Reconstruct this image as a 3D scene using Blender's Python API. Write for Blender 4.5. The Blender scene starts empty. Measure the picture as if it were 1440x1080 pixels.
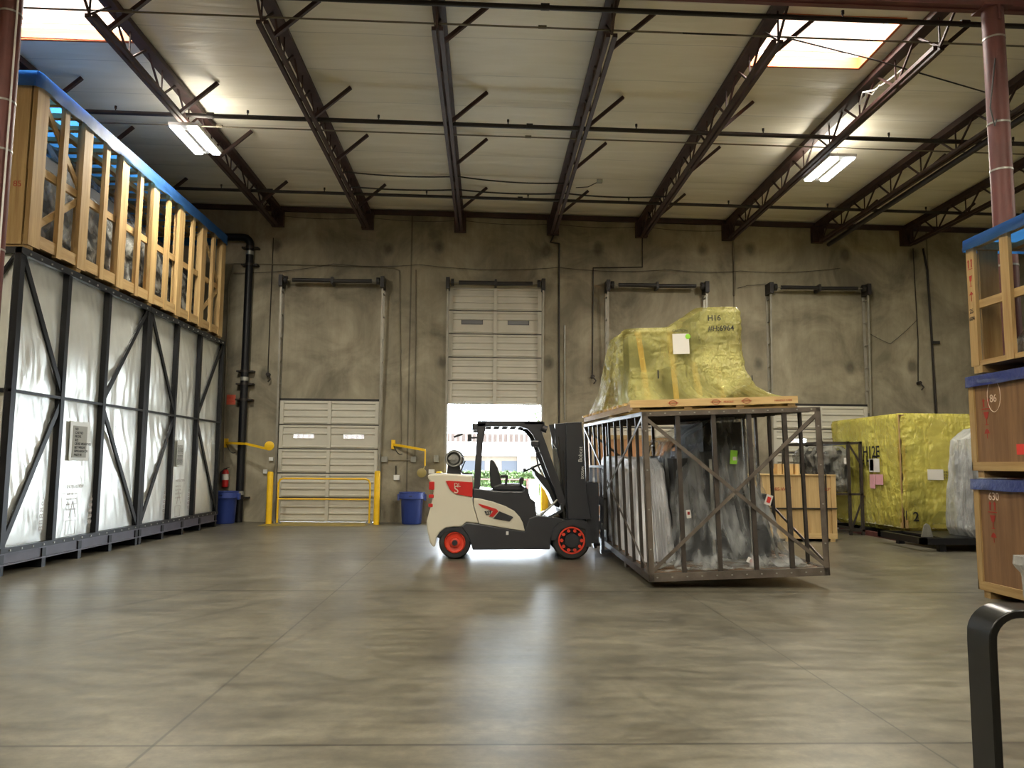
import bpy, math, random
from mathutils import Vector, Matrix, noise
random.seed(7)
C = bpy.context.scene.collection
sc = bpy.context.scene
PI = math.pi

# ------------------------------------------------------------------ camera
F_PX, PITCH, YAW, ROLL, EYE = 1105.0, math.radians(5.82), math.radians(1.85), math.radians(.45), 1.55
_cp, _sp, _cy, _sy, _cr, _sr = (math.cos(PITCH), math.sin(PITCH), math.cos(YAW), math.sin(YAW), math.cos(ROLL), math.sin(ROLL))
_F = Vector((_sy * _cp, _cy * _cp, _sp)); _R0 = Vector((_cy, -_sy, 0)); _U0 = _R0.cross(_F)
_R = _cr * _R0 + _sr * _U0; _U = -_sr * _R0 + _cr * _U0
cam = bpy.data.cameras.new('camera'); cam.sensor_width = 36; cam.lens = F_PX / 1440 * 36; cam.clip_start = .05; cam.clip_end = 400
camo = bpy.data.objects.new('camera', cam); C.objects.link(camo)
camo.matrix_world = Matrix(((_R.x, _U.x, -_F.x, 0), (_R.y, _U.y, -_F.y, 0), (_R.z, _U.z, -_F.z, EYE), (0, 0, 0, 1)))
sc.camera = camo

def on(px, py, **k):
    """Point of the photograph on a plane X=, Y= or Z= of the place."""
    d = _F + (px - 720) / F_PX * _R - (py - 540) / F_PX * _U
    c = Vector((0, 0, EYE)); (a, v), = k.items(); i = 'XYZ'.index(a)
    return c + d * ((v - c[i]) / d[i])

# ------------------------------------------------------------------ view, world, sun
sc.view_settings.view_transform = 'Standard'; sc.view_settings.look = 'None'
sc.view_settings.gamma = 1; sc.view_settings.use_curve_mapping = False
sc.view_settings.exposure = 0.0
w = bpy.data.worlds.new('sky'); sc.world = w; w.use_nodes = True
wn = w.node_tree.nodes; bg = wn['Background']
bg.inputs[0].default_value = (.80, .90, 1.0, 1); bg.inputs[1].default_value = 26.0
sun = bpy.data.lights.new('sun', 'SUN'); sun.energy = 2; sun.angle = .02; sun.color = (1, .95, .86)
so = bpy.data.objects.new('sun', sun); C.objects.link(so); so.rotation_euler = (math.radians(48), 0, math.radians(28))
sc.cycles.max_bounces = 8; sc.cycles.diffuse_bounces = 4; sc.cycles.glossy_bounces = 4
sc.cycles.transparent_max_bounces = 24; sc.cycles.transmission_bounces = 6
sc.cycles.caustics_reflective = False; sc.cycles.caustics_refractive = False
sc.cycles.sample_clamp_indirect = 6

def area(name, loc, size, energy, col=(1, 1, 1), rot=(0, 0, 0), parent=None, spread=PI):
    l = bpy.data.lights.new(name, 'AREA'); l.shape = 'RECTANGLE'; l.size, l.size_y = size; l.energy = energy; l.color = col; l.spread = spread
    o = bpy.data.objects.new(name, l); C.objects.link(o); o.rotation_euler = rot
    if parent: o.parent = parent; o.location = Vector(loc) - parent.location
    else: o.location = loc
    return o

LAMP_W = 345.0      # one two-strip high bay fixture
SKY_W = 260.0       # daylight through one rooflight

# ------------------------------------------------------------------ mesh helpers
class MB:
    def __init__(s): s.v = []; s.f = []
    def add(s, vs, fs):
        n = len(s.v); s.v += [Vector(q) for q in vs]; s.f += [tuple(i + n for i in q) for q in fs]; return s
    def box(s, x0, x1, y0, y1, z0, z1):
        return s.add([(x0, y0, z0), (x1, y0, z0), (x1, y1, z0), (x0, y1, z0), (x0, y0, z1), (x1, y0, z1), (x1, y1, z1), (x0, y1, z1)],
                     [(0, 3, 2, 1), (4, 5, 6, 7), (0, 1, 5, 4), (1, 2, 6, 5), (2, 3, 7, 6), (3, 0, 4, 7)])
    def bar(s, p0, p1, w, h, up=(0, 0, 1)):
        p0, p1 = Vector(p0), Vector(p1); d = (p1 - p0).normalized(); up = Vector(up)
        if abs(d.dot(up)) > .98: up = Vector((0, 1, 0)) if abs(d.y) < .9 else Vector((1, 0, 0))
        a = d.cross(up).normalized() * (w / 2); b = a.cross(d).normalized() * (h / 2)
        vs = [p + i * a + j * b for p in (p0, p1) for i, j in ((-1, -1), (1, -1), (1, 1), (-1, 1))]
        return s.add(vs, [(0, 1, 2, 3), (7, 6, 5, 4), (0, 4, 5, 1), (1, 5, 6, 2), (2, 6, 7, 3), (3, 7, 4, 0)])
    def cyl(s, p0, p1, r0, r1=None, n=16, cap=True):
        r1 = r0 if r1 is None else r1
        p0, p1 = Vector(p0), Vector(p1); d = (p1 - p0).normalized()
        up = Vector((0, 0, 1)) if abs(d.z) < .9 else Vector((1, 0, 0))
        a = d.cross(up).normalized(); b = a.cross(d)
        vs = [p + r * (math.cos(2 * PI * i / n) * a + math.sin(2 * PI * i / n) * b) for p, r in ((p0, r0), (p1, r1)) for i in range(n)]
        fs = [(i, i + n, (i + 1) % n + n, (i + 1) % n) for i in range(n)]
        if cap: fs += [tuple(range(n)), tuple(range(2 * n - 1, n - 1, -1))]
        return s.add(vs, fs)
    def tube(s, pts, r, n=8, closed=False):
        pts = [Vector(p) for p in pts]; m = len(pts); vs = []; fs = []; prev = None
        for k, p in enumerate(pts):
            d = (pts[min(k + 1, m - 1)] - pts[max(k - 1, 0)]).normalized()
            if prev is None:
                up = Vector((0, 0, 1)) if abs(d.z) < .9 else Vector((1, 0, 0)); a = d.cross(up).normalized()
            else: a = (prev - prev.dot(d) * d).normalized()
            prev = a; b = a.cross(d)
            vs += [p + r * (math.cos(2 * PI * i / n) * a + math.sin(2 * PI * i / n) * b) for i in range(n)]
        for k in range(m - 1):
            fs += [(k * n + i, (k + 1) * n + i, (k + 1) * n + (i + 1) % n, k * n + (i + 1) % n) for i in range(n)]
        fs += [tuple(range(n)), tuple(range(m * n - 1, (m - 1) * n - 1, -1))]
        return s.add(vs, fs)
    def prism(s, poly, axis, a0, a1):
        """poly: 2-D points in the other two axes; extruded along axis."""
        i = 'XYZ'.index(axis); n = len(poly); vs = []
        for a in (a0, a1):
            for p in poly:
                q = list(p); q.insert(i, a); vs.append(q)
        fs = [(k, (k + 1) % n, (k + 1) % n + n, k + n) for k in range(n)]
        return s.add(vs, fs + [tuple(range(n - 1, -1, -1)), tuple(range(n, 2 * n))])
    def lathe(s, prof, c, axis='Z', n=28, cap=True):
        """prof: (radius, height along axis)."""
        c = Vector(c); A = {'Z': (Vector((1, 0, 0)), Vector((0, 1, 0)), Vector((0, 0, 1))), 'Y': (Vector((1, 0, 0)), Vector((0, 0, 1)), Vector((0, -1, 0)))}[axis]
        vs = [c + r * (math.cos(2 * PI * i / n) * A[0] + math.sin(2 * PI * i / n) * A[1]) + h * A[2] for r, h in prof for i in range(n)]
        fs = [(k * n + i, k * n + (i + 1) % n, (k + 1) * n + (i + 1) % n, (k + 1) * n + i) for k in range(len(prof) - 1) for i in range(n)]
        if cap: fs += [tuple(range(n - 1, -1, -1)), tuple(range((len(prof) - 1) * n, len(prof) * n))]
        return s.add(vs, fs)
    def grid(s, nu, nv, fn):
        vs = [fn(i / nu, j / nv) for j in range(nv + 1) for i in range(nu + 1)]
        return s.add(vs, [(j * (nu + 1) + i, j * (nu + 1) + i + 1, (j + 1) * (nu + 1) + i + 1, (j + 1) * (nu + 1) + i) for j in range(nv) for i in range(nu)])
    def sphere(s, c, r, n=12, m=8, sz=(1, 1, 1)):
        c = Vector(c)
        return s.add([c + Vector((r * sz[0] * math.sin(PI * j / m) * math.cos(2 * PI * i / n), r * sz[1] * math.sin(PI * j / m) * math.sin(2 * PI * i / n), r * sz[2] * math.cos(PI * j / m))) for j in range(m + 1) for i in range(n)],
                     [(j * n + i, (j + 1) * n + i, (j + 1) * n + (i + 1) % n, j * n + (i + 1) % n) for j in range(m) for i in range(n)])
    def xf(s, M):
        s.v = [M @ q for q in s.v]; return s
    def build(s, name, mt, parent=None, smooth=False, bevel=0, label=None):
        if parent is None:
            lo = [min(q[i] for q in s.v) for i in range(3)]; hi = [max(q[i] for q in s.v) for i in range(3)]
            org = Vector(((lo[0] + hi[0]) / 2, (lo[1] + hi[1]) / 2, lo[2]))
        else:
            r = parent
            while r.parent: r = r.parent
            org = Vector(r.location)
        me = bpy.data.meshes.new(name); me.from_pydata([q - org for q in s.v], [], s.f); me.validate()
        me.materials.append(mt)
        if smooth:
            me.polygons.foreach_set('use_smooth', [True] * len(me.polygons))
            me.update()
            try: me.set_sharp_from_angle(angle=math.radians(38))
            except Exception: pass
        me.update()
        o = bpy.data.objects.new(name, me); C.objects.link(o)
        if parent: o.parent = parent
        else: o.location = org
        if bevel:
            b = o.modifiers.new('edge', 'BEVEL'); b.width = bevel; b.segments = 2; b.limit_method = 'ANGLE'
        if label: o['label'] = label
        return o

def tag(o, label, cat, group=None):
    o['label'] = label; o['category'] = cat
    if group: o['group'] = group
    return o
def thing(name, label, cat, loc, group=None):
    o = bpy.data.objects.new(name, None); C.objects.link(o); o.location = loc; o.empty_display_size = .2
    return tag(o, label, cat, group)
def struct(o): o['kind'] = 'structure'; return o
def sempty(name, loc):
    o = bpy.data.objects.new(name, None); C.objects.link(o); o.location = loc; o['kind'] = 'structure'; return o
def copy_thing(root, loc, label, group=None):
    r = root.copy(); C.objects.link(r); r.location = loc; r['label'] = label
    if group: r['group'] = group
    for ch in list(root.children):
        c = ch.copy(); C.objects.link(c); c.parent = r
        for g in ch.children:
            d = g.copy(); C.objects.link(d); d.parent = c
    return r
def text(name, s, size, org, xd, yd, mt, parent, thick=.002, squash=1.0, spacing=1.0):
    cu = bpy.data.curves.new(name, 'FONT'); cu.body = s; cu.size = size; cu.extrude = thick / 2; cu.offset = size * (.013 if name == 'handwriting' else 0); cu.space_character = spacing
    t = bpy.data.objects.new(name, cu); C.objects.link(t)
    me = bpy.data.meshes.new_from_object(t); bpy.data.objects.remove(t)
    xd, yd = Vector(xd).normalized(), Vector(yd).normalized(); zd = xd.cross(yd); org = Vector(org)
    r = parent
    while r.parent: r = r.parent
    base = Vector(r.location)
    for v in me.vertices: v.co = org + xd * v.co.x * squash + yd * v.co.y + zd * v.co.z - base
    me.materials.clear(); me.materials.append(mt)
    o = bpy.data.objects.new(name, me); C.objects.link(o); o.parent = parent
    return o

# ------------------------------------------------------------------ materials
def srgb(*c):
    return tuple((v / 255 / 12.92) if v / 255 <= .04045 else ((v / 255 + .055) / 1.055) ** 2.4 for v in c) + (1,)
def nn(nt, t, **k):
    n = nt.nodes.new(t)
    for a, v in k.items():
        if a.startswith('i_'):
            key = a[2:]; n.inputs[int(key) if key.isdigit() else key.replace('_', ' ')].default_value = v
        else: setattr(n, a, v)
    return n
def ramp_add(nt, L, src, lo, hi, a, b):
    r = nn(nt, 'ShaderNodeMapRange', clamp=True); L.new(src, r.inputs[0])
    for k, v in (('From Min', lo), ('From Max', hi), ('To Min', a), ('To Max', b)): r.inputs[k].default_value = v
    return r.outputs[0]
def mul(nt, L, a, b):
    m = nn(nt, 'ShaderNodeMath', operation='MULTIPLY'); L.new(a, m.inputs[0])
    if isinstance(b, float): m.inputs[1].default_value = b
    else: L.new(b, m.inputs[1])
    return m.outputs[0]

def mat(name, col, rough=.6, metal=0., var=.15, scale=3., stretch=(1, 1, 1), bump=0., bscale=None, rvar=0., spec=.5, col2=None, detail=4, coat=0.):
    m = bpy.data.materials.new(name); m.use_nodes = True; nt = m.node_tree; L = nt.links; b = nt.nodes['Principled BSDF']
    b.inputs['Roughness'].default_value = rough; b.inputs['Metallic'].default_value = metal; b.inputs['Specular IOR Level'].default_value = spec
    if coat: b.inputs['Coat Weight'].default_value = coat; b.inputs['Coat Roughness'].default_value = .15
    tc = nn(nt, 'ShaderNodeTexCoord'); mp = nn(nt, 'ShaderNodeMapping'); mp.inputs['Scale'].default_value = stretch
    L.new(tc.outputs['Object'], mp.inputs[0])
    no = nn(nt, 'ShaderNodeTexNoise', i_Scale=scale, i_Detail=detail, i_Roughness=.6); L.new(mp.outputs[0], no.inputs['Vector'])
    cr = nn(nt, 'ShaderNodeValToRGB'); L.new(no.outputs['Fac'], cr.inputs[0])
    c = srgb(*col)
    if col2: a0, a1 = srgb(*col2), c
    else: a0 = tuple(v * (1 - var) for v in c[:3]) + (1,); a1 = tuple(min(1, v * (1 + var)) for v in c[:3]) + (1,)
    cr.color_ramp.elements[0].position = .32; cr.color_ramp.elements[1].position = .68
    cr.color_ramp.elements[0].color = a0; cr.color_ramp.elements[1].color = a1
    L.new(cr.outputs[0], b.inputs['Base Color'])
    if rvar:
        mr = nn(nt, 'ShaderNodeMapRange'); mr.inputs['To Min'].default_value = rough - rvar; mr.inputs['To Max'].default_value = rough + rvar
        L.new(no.outputs['Fac'], mr.inputs[0]); L.new(mr.outputs[0], b.inputs['Roughness'])
    if bump:
        n2 = nn(nt, 'ShaderNodeTexNoise', i_Scale=bscale or scale * 4, i_Detail=5); L.new(mp.outputs[0], n2.inputs['Vector'])
        bp = nn(nt, 'ShaderNodeBump', i_Strength=bump, i_Distance=.02); L.new(n2.outputs['Fac'], bp.inputs['Height']); L.new(bp.outputs[0], b.inputs['Normal'])
    return m
def wood(name, col, col2, axis, rough=.7):
    st = {'X': (.6, 9, 9), 'Y': (9, .6, 9), 'Z': (9, 9, .6)}[axis]
    return mat(name, col, rough, scale=1.6, stretch=st, col2=col2, bump=.15, bscale=6, detail=6)
def film(name, col, opac, rough=.22, crinkle=.9, scale=5., stretch=(1, 1, 1), ovar=.3, white=0.):
    """Plastic film: see-through where smooth, milky and glossy in its creases."""
    m = bpy.data.materials.new(name); m.use_nodes = True; nt = m.node_tree; L = nt.links; b = nt.nodes['Principled BSDF']; out = nt.nodes['Material Output']
    b.inputs['Base Color'].default_value = srgb(*col); b.inputs['Roughness'].default_value = rough; b.inputs['Specular IOR Level'].default_value = .9
    tc = nn(nt, 'ShaderNodeTexCoord'); mp = nn(nt, 'ShaderNodeMapping'); mp.inputs['Scale'].default_value = stretch; L.new(tc.outputs['Object'], mp.inputs[0])
    hs = []
    for k, (rot, str_, w_) in enumerate((((.2, .5, .6), (1, 1, .35), 1.0), ((1.1, -.4, .3), (.5, 1.4, 1.4), .7), ((-.7, .3, -.9), (2.6, 1.2, 1.0), .5), ((.5, .9, 1.4), (1, 3.2, .6), .35), ((2.1, .4, .2), (3.0, .8, 1.2), .25))):
        m2 = nn(nt, 'ShaderNodeMapping'); m2.inputs['Rotation'].default_value = rot; m2.inputs['Scale'].default_value = str_; L.new(mp.outputs[0], m2.inputs[0])
        nz = nn(nt, 'ShaderNodeTexNoise', i_Scale=scale * (1, 1.7, 3.1, 4.5, 8.)[k], i_Detail=1.5, i_Roughness=.45, i_Distortion=.5); L.new(m2.outputs[0], nz.inputs['Vector'])
        if k == 0: n1 = nz
        sb = nn(nt, 'ShaderNodeMath', operation='SUBTRACT'); L.new(nz.outputs['Fac'], sb.inputs[0]); sb.inputs[1].default_value = .5
        ab = nn(nt, 'ShaderNodeMath', operation='ABSOLUTE'); L.new(sb.outputs[0], ab.inputs[0]); hs.append(mul(nt, L, ab.outputs[0], -w_))
    mx = nn(nt, 'ShaderNodeMath', operation='ADD'); L.new(hs[0], mx.inputs[0]); L.new(hs[1], mx.inputs[1])
    mx2 = nn(nt, 'ShaderNodeMath', operation='ADD'); L.new(mx.outputs[0], mx2.inputs[0]); L.new(hs[2], mx2.inputs[1])
    for h_ in hs[3:]:
        m3 = nn(nt, 'ShaderNodeMath', operation='ADD'); L.new(mx2.outputs[0], m3.inputs[0]); L.new(h_, m3.inputs[1]); mx2 = m3
    bp = nn(nt, 'ShaderNodeBump', i_Strength=min(1., crinkle), i_Distance=.16); L.new(mx2.outputs[0], bp.inputs['Height']); L.new(bp.outputs[0], b.inputs['Normal'])
    tr = nn(nt, 'ShaderNodeBsdfTransparent'); tr.inputs[0].default_value = tuple(.35 * v + .65 for v in srgb(*col)[:3]) + (1,) if white else tuple(.62 * v + .38 for v in srgb(*col)[:3]) + (1,)
    mr = nn(nt, 'ShaderNodeMapRange', clamp=True); mr.inputs['From Min'].default_value = .38; mr.inputs['From Max'].default_value = .68
    mr.inputs['To Min'].default_value = max(0, opac - ovar); mr.inputs['To Max'].default_value = min(1, opac + ovar)
    no = nn(nt, 'ShaderNodeTexNoise', i_Scale=scale * .55, i_Detail=1.5, i_Roughness=.4, i_Distortion=.3); L.new(mp.outputs[0], no.inputs['Vector']); L.new(no.outputs['Fac'], mr.inputs[0])
    ms = nn(nt, 'ShaderNodeMixShader'); L.new(mr.outputs[0], ms.inputs[0]); L.new(tr.outputs[0], ms.inputs[1]); L.new(b.outputs[0], ms.inputs[2]); L.new(ms.outputs[0], out.inputs[0])
    return m
def emit(name, col, strength):
    m = bpy.data.materials.new(name); m.use_nodes = True; b = m.node_tree.nodes['Principled BSDF']
    b.inputs['Base Color'].default_value = (.8, .8, .8, 1); b.inputs['Emission Color'].default_value = col + (1,); b.inputs['Emission Strength'].default_value = strength
    return m

D = 21.0                                        # inner face of the back wall
def rz(x): return 8.44 - .0135 * x              # the roof falls gently to the right

M = {}
M['joist'] = mat('oxide_red_steel', (52, 30, 25), .6, var=.3, scale=4)
M['girder'] = mat('dull_red_steel', (96, 52, 48), .6, var=.25, scale=2)
M['column'] = mat('column_red_paint', (84, 39, 34), .55, var=.2, scale=3)
M['pipe'] = mat('black_pipe', (38, 32, 28), .5, metal=.2)
M['galv'] = mat('galvanised_steel', (150, 150, 142), .42, metal=.6, var=.15, scale=8)
M['cable'] = mat('cable_black', (30, 28, 26), .6)
M['conduit'] = mat('grey_conduit', (120, 112, 95), .5, metal=.3)
M['black'] = mat('black_painted_steel', (15, 16, 20), .45, var=.25, scale=6, spec=.3)
M['skid'] = mat('dark_violet_steel', (74, 70, 80), .5, var=.2)
M['fsteel'] = mat('weathered_steel', (96, 88, 80), .45, metal=.5, var=.3, scale=5, rvar=.12)
M['fdark'] = mat('weathered_dark_steel', (56, 50, 45), .5, metal=.4, var=.3, scale=5)
for a in 'XYZ':
    M['pine' + a] = wood('pine_' + a, (178, 150, 100), (144, 112, 68), a)
    M['ply' + a] = wood('plywood_' + a, (130, 98, 66), (102, 74, 48), a)
    M['pale' + a] = wood('pale_pine_' + a, (212, 184, 130), (184, 150, 98), a)
M['orange'] = wood('curb_wood', (200, 112, 62), (172, 88, 46), 'X')
M['tarp'] = mat('blue_tarp', (46, 88, 140), .55, var=.12, scale=3, bump=.5, bscale=9)
M['tarpN'] = mat('navy_tarp', (36, 46, 100), .35, var=.2, scale=4, bump=.6, bscale=14)
M['dtrack'] = mat('door_track_steel', (150, 146, 134), .45, metal=.5)
M['spring'] = mat('door_spring_steel', (44, 42, 42), .45, metal=.3, bump=.4, bscale=60)
M['door'] = mat('door_sheet', (196, 192, 178), .5, var=.05, scale=2)
M['fwhite'] = mat('ivory_paint', (208, 202, 184), .28, var=.02, coat=.4)
M['fblack'] = mat('charcoal_paint', (36, 38, 44), .38, var=.08, coat=.15)
M['fred'] = mat('red_paint', (186, 36, 34), .3, var=.05, coat=.3)
M['frim'] = mat('orange_red_rim', (206, 62, 40), .4, var=.05)
M['rubber'] = mat('tyre_rubber', (26, 25, 25), .75, var=.2, bump=.3)
M['vinyl'] = mat('seat_vinyl', (28, 29, 33), .5)
M['tank'] = mat('tank_steel', (150, 150, 146), .4, metal=.4, var=.1)
M['yellow'] = mat('safety_yellow', (236, 190, 30), .45, var=.08, scale=3)
M['bin'] = mat('blue_plastic', (42, 62, 132), .42, var=.06)
M['ink'] = mat('black_ink', (18, 18, 18), .6, var=0)
M['inkR'] = mat('red_ink', (150, 42, 28), .7, var=.1)
M['chalk'] = mat('chalk', (220, 200, 180), .9, var=.1)
M['paper'] = mat('white_paper', (226, 222, 214), .7, var=.03)
M['pink'] = mat('pink_paper', (226, 168, 176), .7, var=.03)
M['greenL'] = mat('lime_sticker', (150, 214, 60), .6, var=.03)
M['redL'] = mat('red_sticker', (214, 60, 50), .6, var=.05)
M['white'] = mat('white_plastic', (225, 225, 220), .5, var=.02)
M['glassd'] = mat('dull_window', (96, 96, 100), .3, var=.03)
M['mach'] = mat('dark_machine', (20, 20, 23), .65, metal=.1, var=.3)
M['machG'] = mat('grey_machine', (140, 142, 128), .5, var=.2)
M['sign'] = mat('fire_sign', (214, 96, 70), .6, var=.1)
M['lampbody'] = mat('lamp_housing', (226, 224, 216), .5, var=.03)
M['lamp'] = emit('lamp_strip', (.93, .97, 1.0), 14)
M['dome'] = emit('rooflight_dome', (1.0, .96, .84), 1.35)
M['yfilm'] = film('yellow_film', (226, 219, 138), .42, rough=.13, crinkle=.7, scale=3.0, ovar=.30)
M['yfilm2'] = film('yellow_box_film', (232, 222, 108), .50, rough=.22, crinkle=.6, scale=2.5, ovar=.2)
M['cfilm'] = film('clear_film', (238, 240, 238), .34, rough=.2, crinkle=.9, scale=3.4, stretch=(2.6, 2.6, .45), ovar=.24, white=1)
M['cfilm2'] = film('crinkled_clear_film', (196, 194, 184), .45, rough=.14, crinkle=1.3, scale=7, ovar=.42, white=1)
M['sheet'] = film('white_sheeting', (242, 243, 246), .88, rough=.3, crinkle=.5, scale=3., stretch=(1.6, 1.6, .4), ovar=.1, white=1)
M['wfilm'] = film('milky_film', (222, 224, 222), .62, rough=.25, crinkle=.8, scale=3.5, stretch=(1.6, 1.6, .5), ovar=.2, white=1)

def silver():
    m = mat('silver_foil', (236, 238, 232), .36, metal=.65, var=.06, scale=2.5, rvar=.06)
    nt = m.node_tree; L = nt.links; b = nt.nodes['Principled BSDF']
    tc = nn(nt, 'ShaderNodeTexCoord'); mp = nn(nt, 'ShaderNodeMapping'); mp.inputs['Scale'].default_value = (1.2, 1.2, .35); L.new(tc.outputs['Object'], mp.inputs[0])
    n1 = nn(nt, 'ShaderNodeTexNoise', i_Scale=2.2, i_Detail=3, i_Distortion=.8); L.new(mp.outputs[0], n1.inputs['Vector'])
    n2 = nn(nt, 'ShaderNodeTexNoise', i_Scale=90, i_Detail=2); L.new(tc.outputs['Object'], n2.inputs['Vector'])
    b1 = nn(nt, 'ShaderNodeBump', i_Strength=.30, i_Distance=.06); L.new(n1.outputs['Fac'], b1.inputs['Height'])
    b2 = nn(nt, 'ShaderNodeBump', i_Strength=.25, i_Distance=.004); L.new(n2.outputs['Fac'], b2.inputs['Height']); L.new(b1.outputs[0], b2.inputs['Normal'])
    L.new(b2.outputs[0], b.inputs['Normal']); return m
M['silver'] = silver()

def floor_mat():
    m = bpy.data.materials.new('polished_concrete'); m.use_nodes = True; nt = m.node_tree; L = nt.links; b = nt.nodes['Principled BSDF']
    geo = nn(nt, 'ShaderNodeNewGeometry'); P = geo.outputs['Position']
    sx = nn(nt, 'ShaderNodeSeparateXYZ'); L.new(P, sx.inputs[0])
    n1 = nn(nt, 'ShaderNodeTexNoise', i_Scale=.8, i_Detail=9, i_Roughness=.68, i_Distortion=.4); L.new(P, n1.inputs['Vector'])
    mp = nn(nt, 'ShaderNodeMapping'); mp.inputs['Scale'].default_value = (1, 3.2, 1); mp.inputs['Rotation'].default_value = (0, 0, .25); L.new(P, mp.inputs[0])
    n2 = nn(nt, 'ShaderNodeTexNoise', i_Scale=2.4, i_Detail=8, i_Roughness=.62, i_Distortion=.5); L.new(mp.outputs[0], n2.inputs['Vector'])
    cr = nn(nt, 'ShaderNodeValToRGB'); L.new(n1.outputs['Fac'], cr.inputs[0])
    e = cr.color_ramp.elements; e[0].position = .3; e[0].color = srgb(70, 66, 55); e[1].position = .7; e[1].color = srgb(111, 106, 91)
    fac = ramp_add(nt, L, n2.outputs['Fac'], .3, .70, .66, 1.26)
    # saw-cut joints
    def line(coord, pos, w):
        s = nn(nt, 'ShaderNodeMath', operation='SUBTRACT'); L.new(coord, s.inputs[0]); s.inputs[1].default_value = pos
        a = nn(nt, 'ShaderNodeMath', operation='ABSOLUTE'); L.new(s.outputs[0], a.inputs[0]); return ramp_add(nt, L, a.outputs[0], w * .5, w, .35, 1.0)
    for c, p, wd in ((sx.outputs[1], on(720, 1047, Z=0).y, .016), (sx.outputs[1], on(720, 831.5, Z=0).y, .036), (sx.outputs[1], 18.2, .05),
                     (sx.outputs[0], on(367, 920, Z=0).x, .012), (sx.outputs[0], on(1228, 1003, Z=0).x, .009)):
        fac = mul(nt, L, fac, line(c, p, wd))
    # long tyre marks
    mp2 = nn(nt, 'ShaderNodeMapping'); mp2.inputs['Rotation'].default_value = (0, 0, -.42); mp2.inputs['Scale'].default_value = (.12, 2.2, 1); L.new(P, mp2.inputs[0])
    n3 = nn(nt, 'ShaderNodeTexNoise', i_Scale=1.6, i_Detail=3, i_Distortion=.4); L.new(mp2.outputs[0], n3.inputs['Vector'])
    fac = mul(nt, L, fac, ramp_add(nt, L, n3.outputs['Fac'], .56, .66, 1.0, .80))
    def streak(p, q, w, dark):
        p, q = on(*p, Z=0), on(*q, Z=0); d = (q - p); ln = d.length; d.normalize(); nr = Vector((-d.y, d.x, 0))
        o_ = nn(nt, 'ShaderNodeVectorMath', operation='SUBTRACT'); L.new(P, o_.inputs[0]); o_.inputs[1].default_value = p
        a1 = nn(nt, 'ShaderNodeVectorMath', operation='DOT_PRODUCT'); L.new(o_.outputs[0], a1.inputs[0]); a1.inputs[1].default_value = nr
        a2 = nn(nt, 'ShaderNodeVectorMath', operation='DOT_PRODUCT'); L.new(o_.outputs[0], a2.inputs[0]); a2.inputs[1].default_value = d
        wob = nn(nt, 'ShaderNodeMath', operation='MULTIPLY_ADD'); L.new(n1.outputs['Fac'], wob.inputs[0]); wob.inputs[1].default_value = .5; L.new(a1.outputs['Value'], wob.inputs[2])
        wb2 = nn(nt, 'ShaderNodeMath', operation='SUBTRACT'); L.new(wob.outputs[0], wb2.inputs[0]); wb2.inputs[1].default_value = .25
        ab = nn(nt, 'ShaderNodeMath', operation='ABSOLUTE'); L.new(wb2.outputs[0], ab.inputs[0])
        k1 = ramp_add(nt, L, ab.outputs[0], w * .4, w, dark, 0.0); k2 = ramp_add(nt, L, a2.outputs['Value'], -.2, ln * .3, 0.0, 1.0); k3 = ramp_add(nt, L, a2.outputs['Value'], ln * .7, ln, 1.0, 0.0)
        k = mul(nt, L, mul(nt, L, mul(nt, L, k1, k2), k3), ramp_add(nt, L, n2.outputs['Fac'], .3, .6, .5, 1.2))
        iv = nn(nt, 'ShaderNodeMath', operation='SUBTRACT'); iv.inputs[0].default_value = 1.0; L.new(k, iv.inputs[1]); return iv.outputs[0]
    for a_ in (((2, 888), (360, 812), .05, .35), ((20, 925), (420, 835), .05, .3), ((60, 870), (300, 828), .03, .2), ((380, 912), (480, 868), .04, .25), ((640, 965), (330, 1000), .06, .12), ((870, 950), (1010, 1050), .05, .2), ((1100, 860), (1330, 900), .08, .12)):
        fac = mul(nt, L, fac, streak(*a_))
    # light scuffs
    mp3 = nn(nt, 'ShaderNodeMapping'); mp3.inputs['Rotation'].default_value = (0, 0, .9); mp3.inputs['Scale'].default_value = (1, 7, 1); L.new(P, mp3.inputs[0])
    n4 = nn(nt, 'ShaderNodeTexNoise', i_Scale=1.5, i_Detail=8, i_Roughness=.75, i_Distortion=.8); L.new(mp3.outputs[0], n4.inputs['Vector'])
    fac = mul(nt, L, fac, ramp_add(nt, L, n4.outputs['Fac'], .58, .68, 1.0, 1.3))
    n6 = nn(nt, 'ShaderNodeTexNoise', i_Scale=9., i_Detail=6, i_Roughness=.75); L.new(P, n6.inputs['Vector'])
    fac = mul(nt, L, fac, ramp_add(nt, L, n6.outputs['Fac'], .32, .68, .74, 1.24))
    mx = nn(nt, 'ShaderNodeVectorMath', operation='SCALE'); L.new(cr.outputs[0], mx.inputs[0]); L.new(fac, mx.inputs['Scale']); L.new(mx.outputs[0], b.inputs['Base Color'])
    L.new(ramp_add(nt, L, n2.outputs['Fac'], .3, .75, .31, .41), b.inputs['Roughness'])
    b.inputs['Specular IOR Level'].default_value = .55
    return m
M['floor'] = floor_mat()

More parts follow.
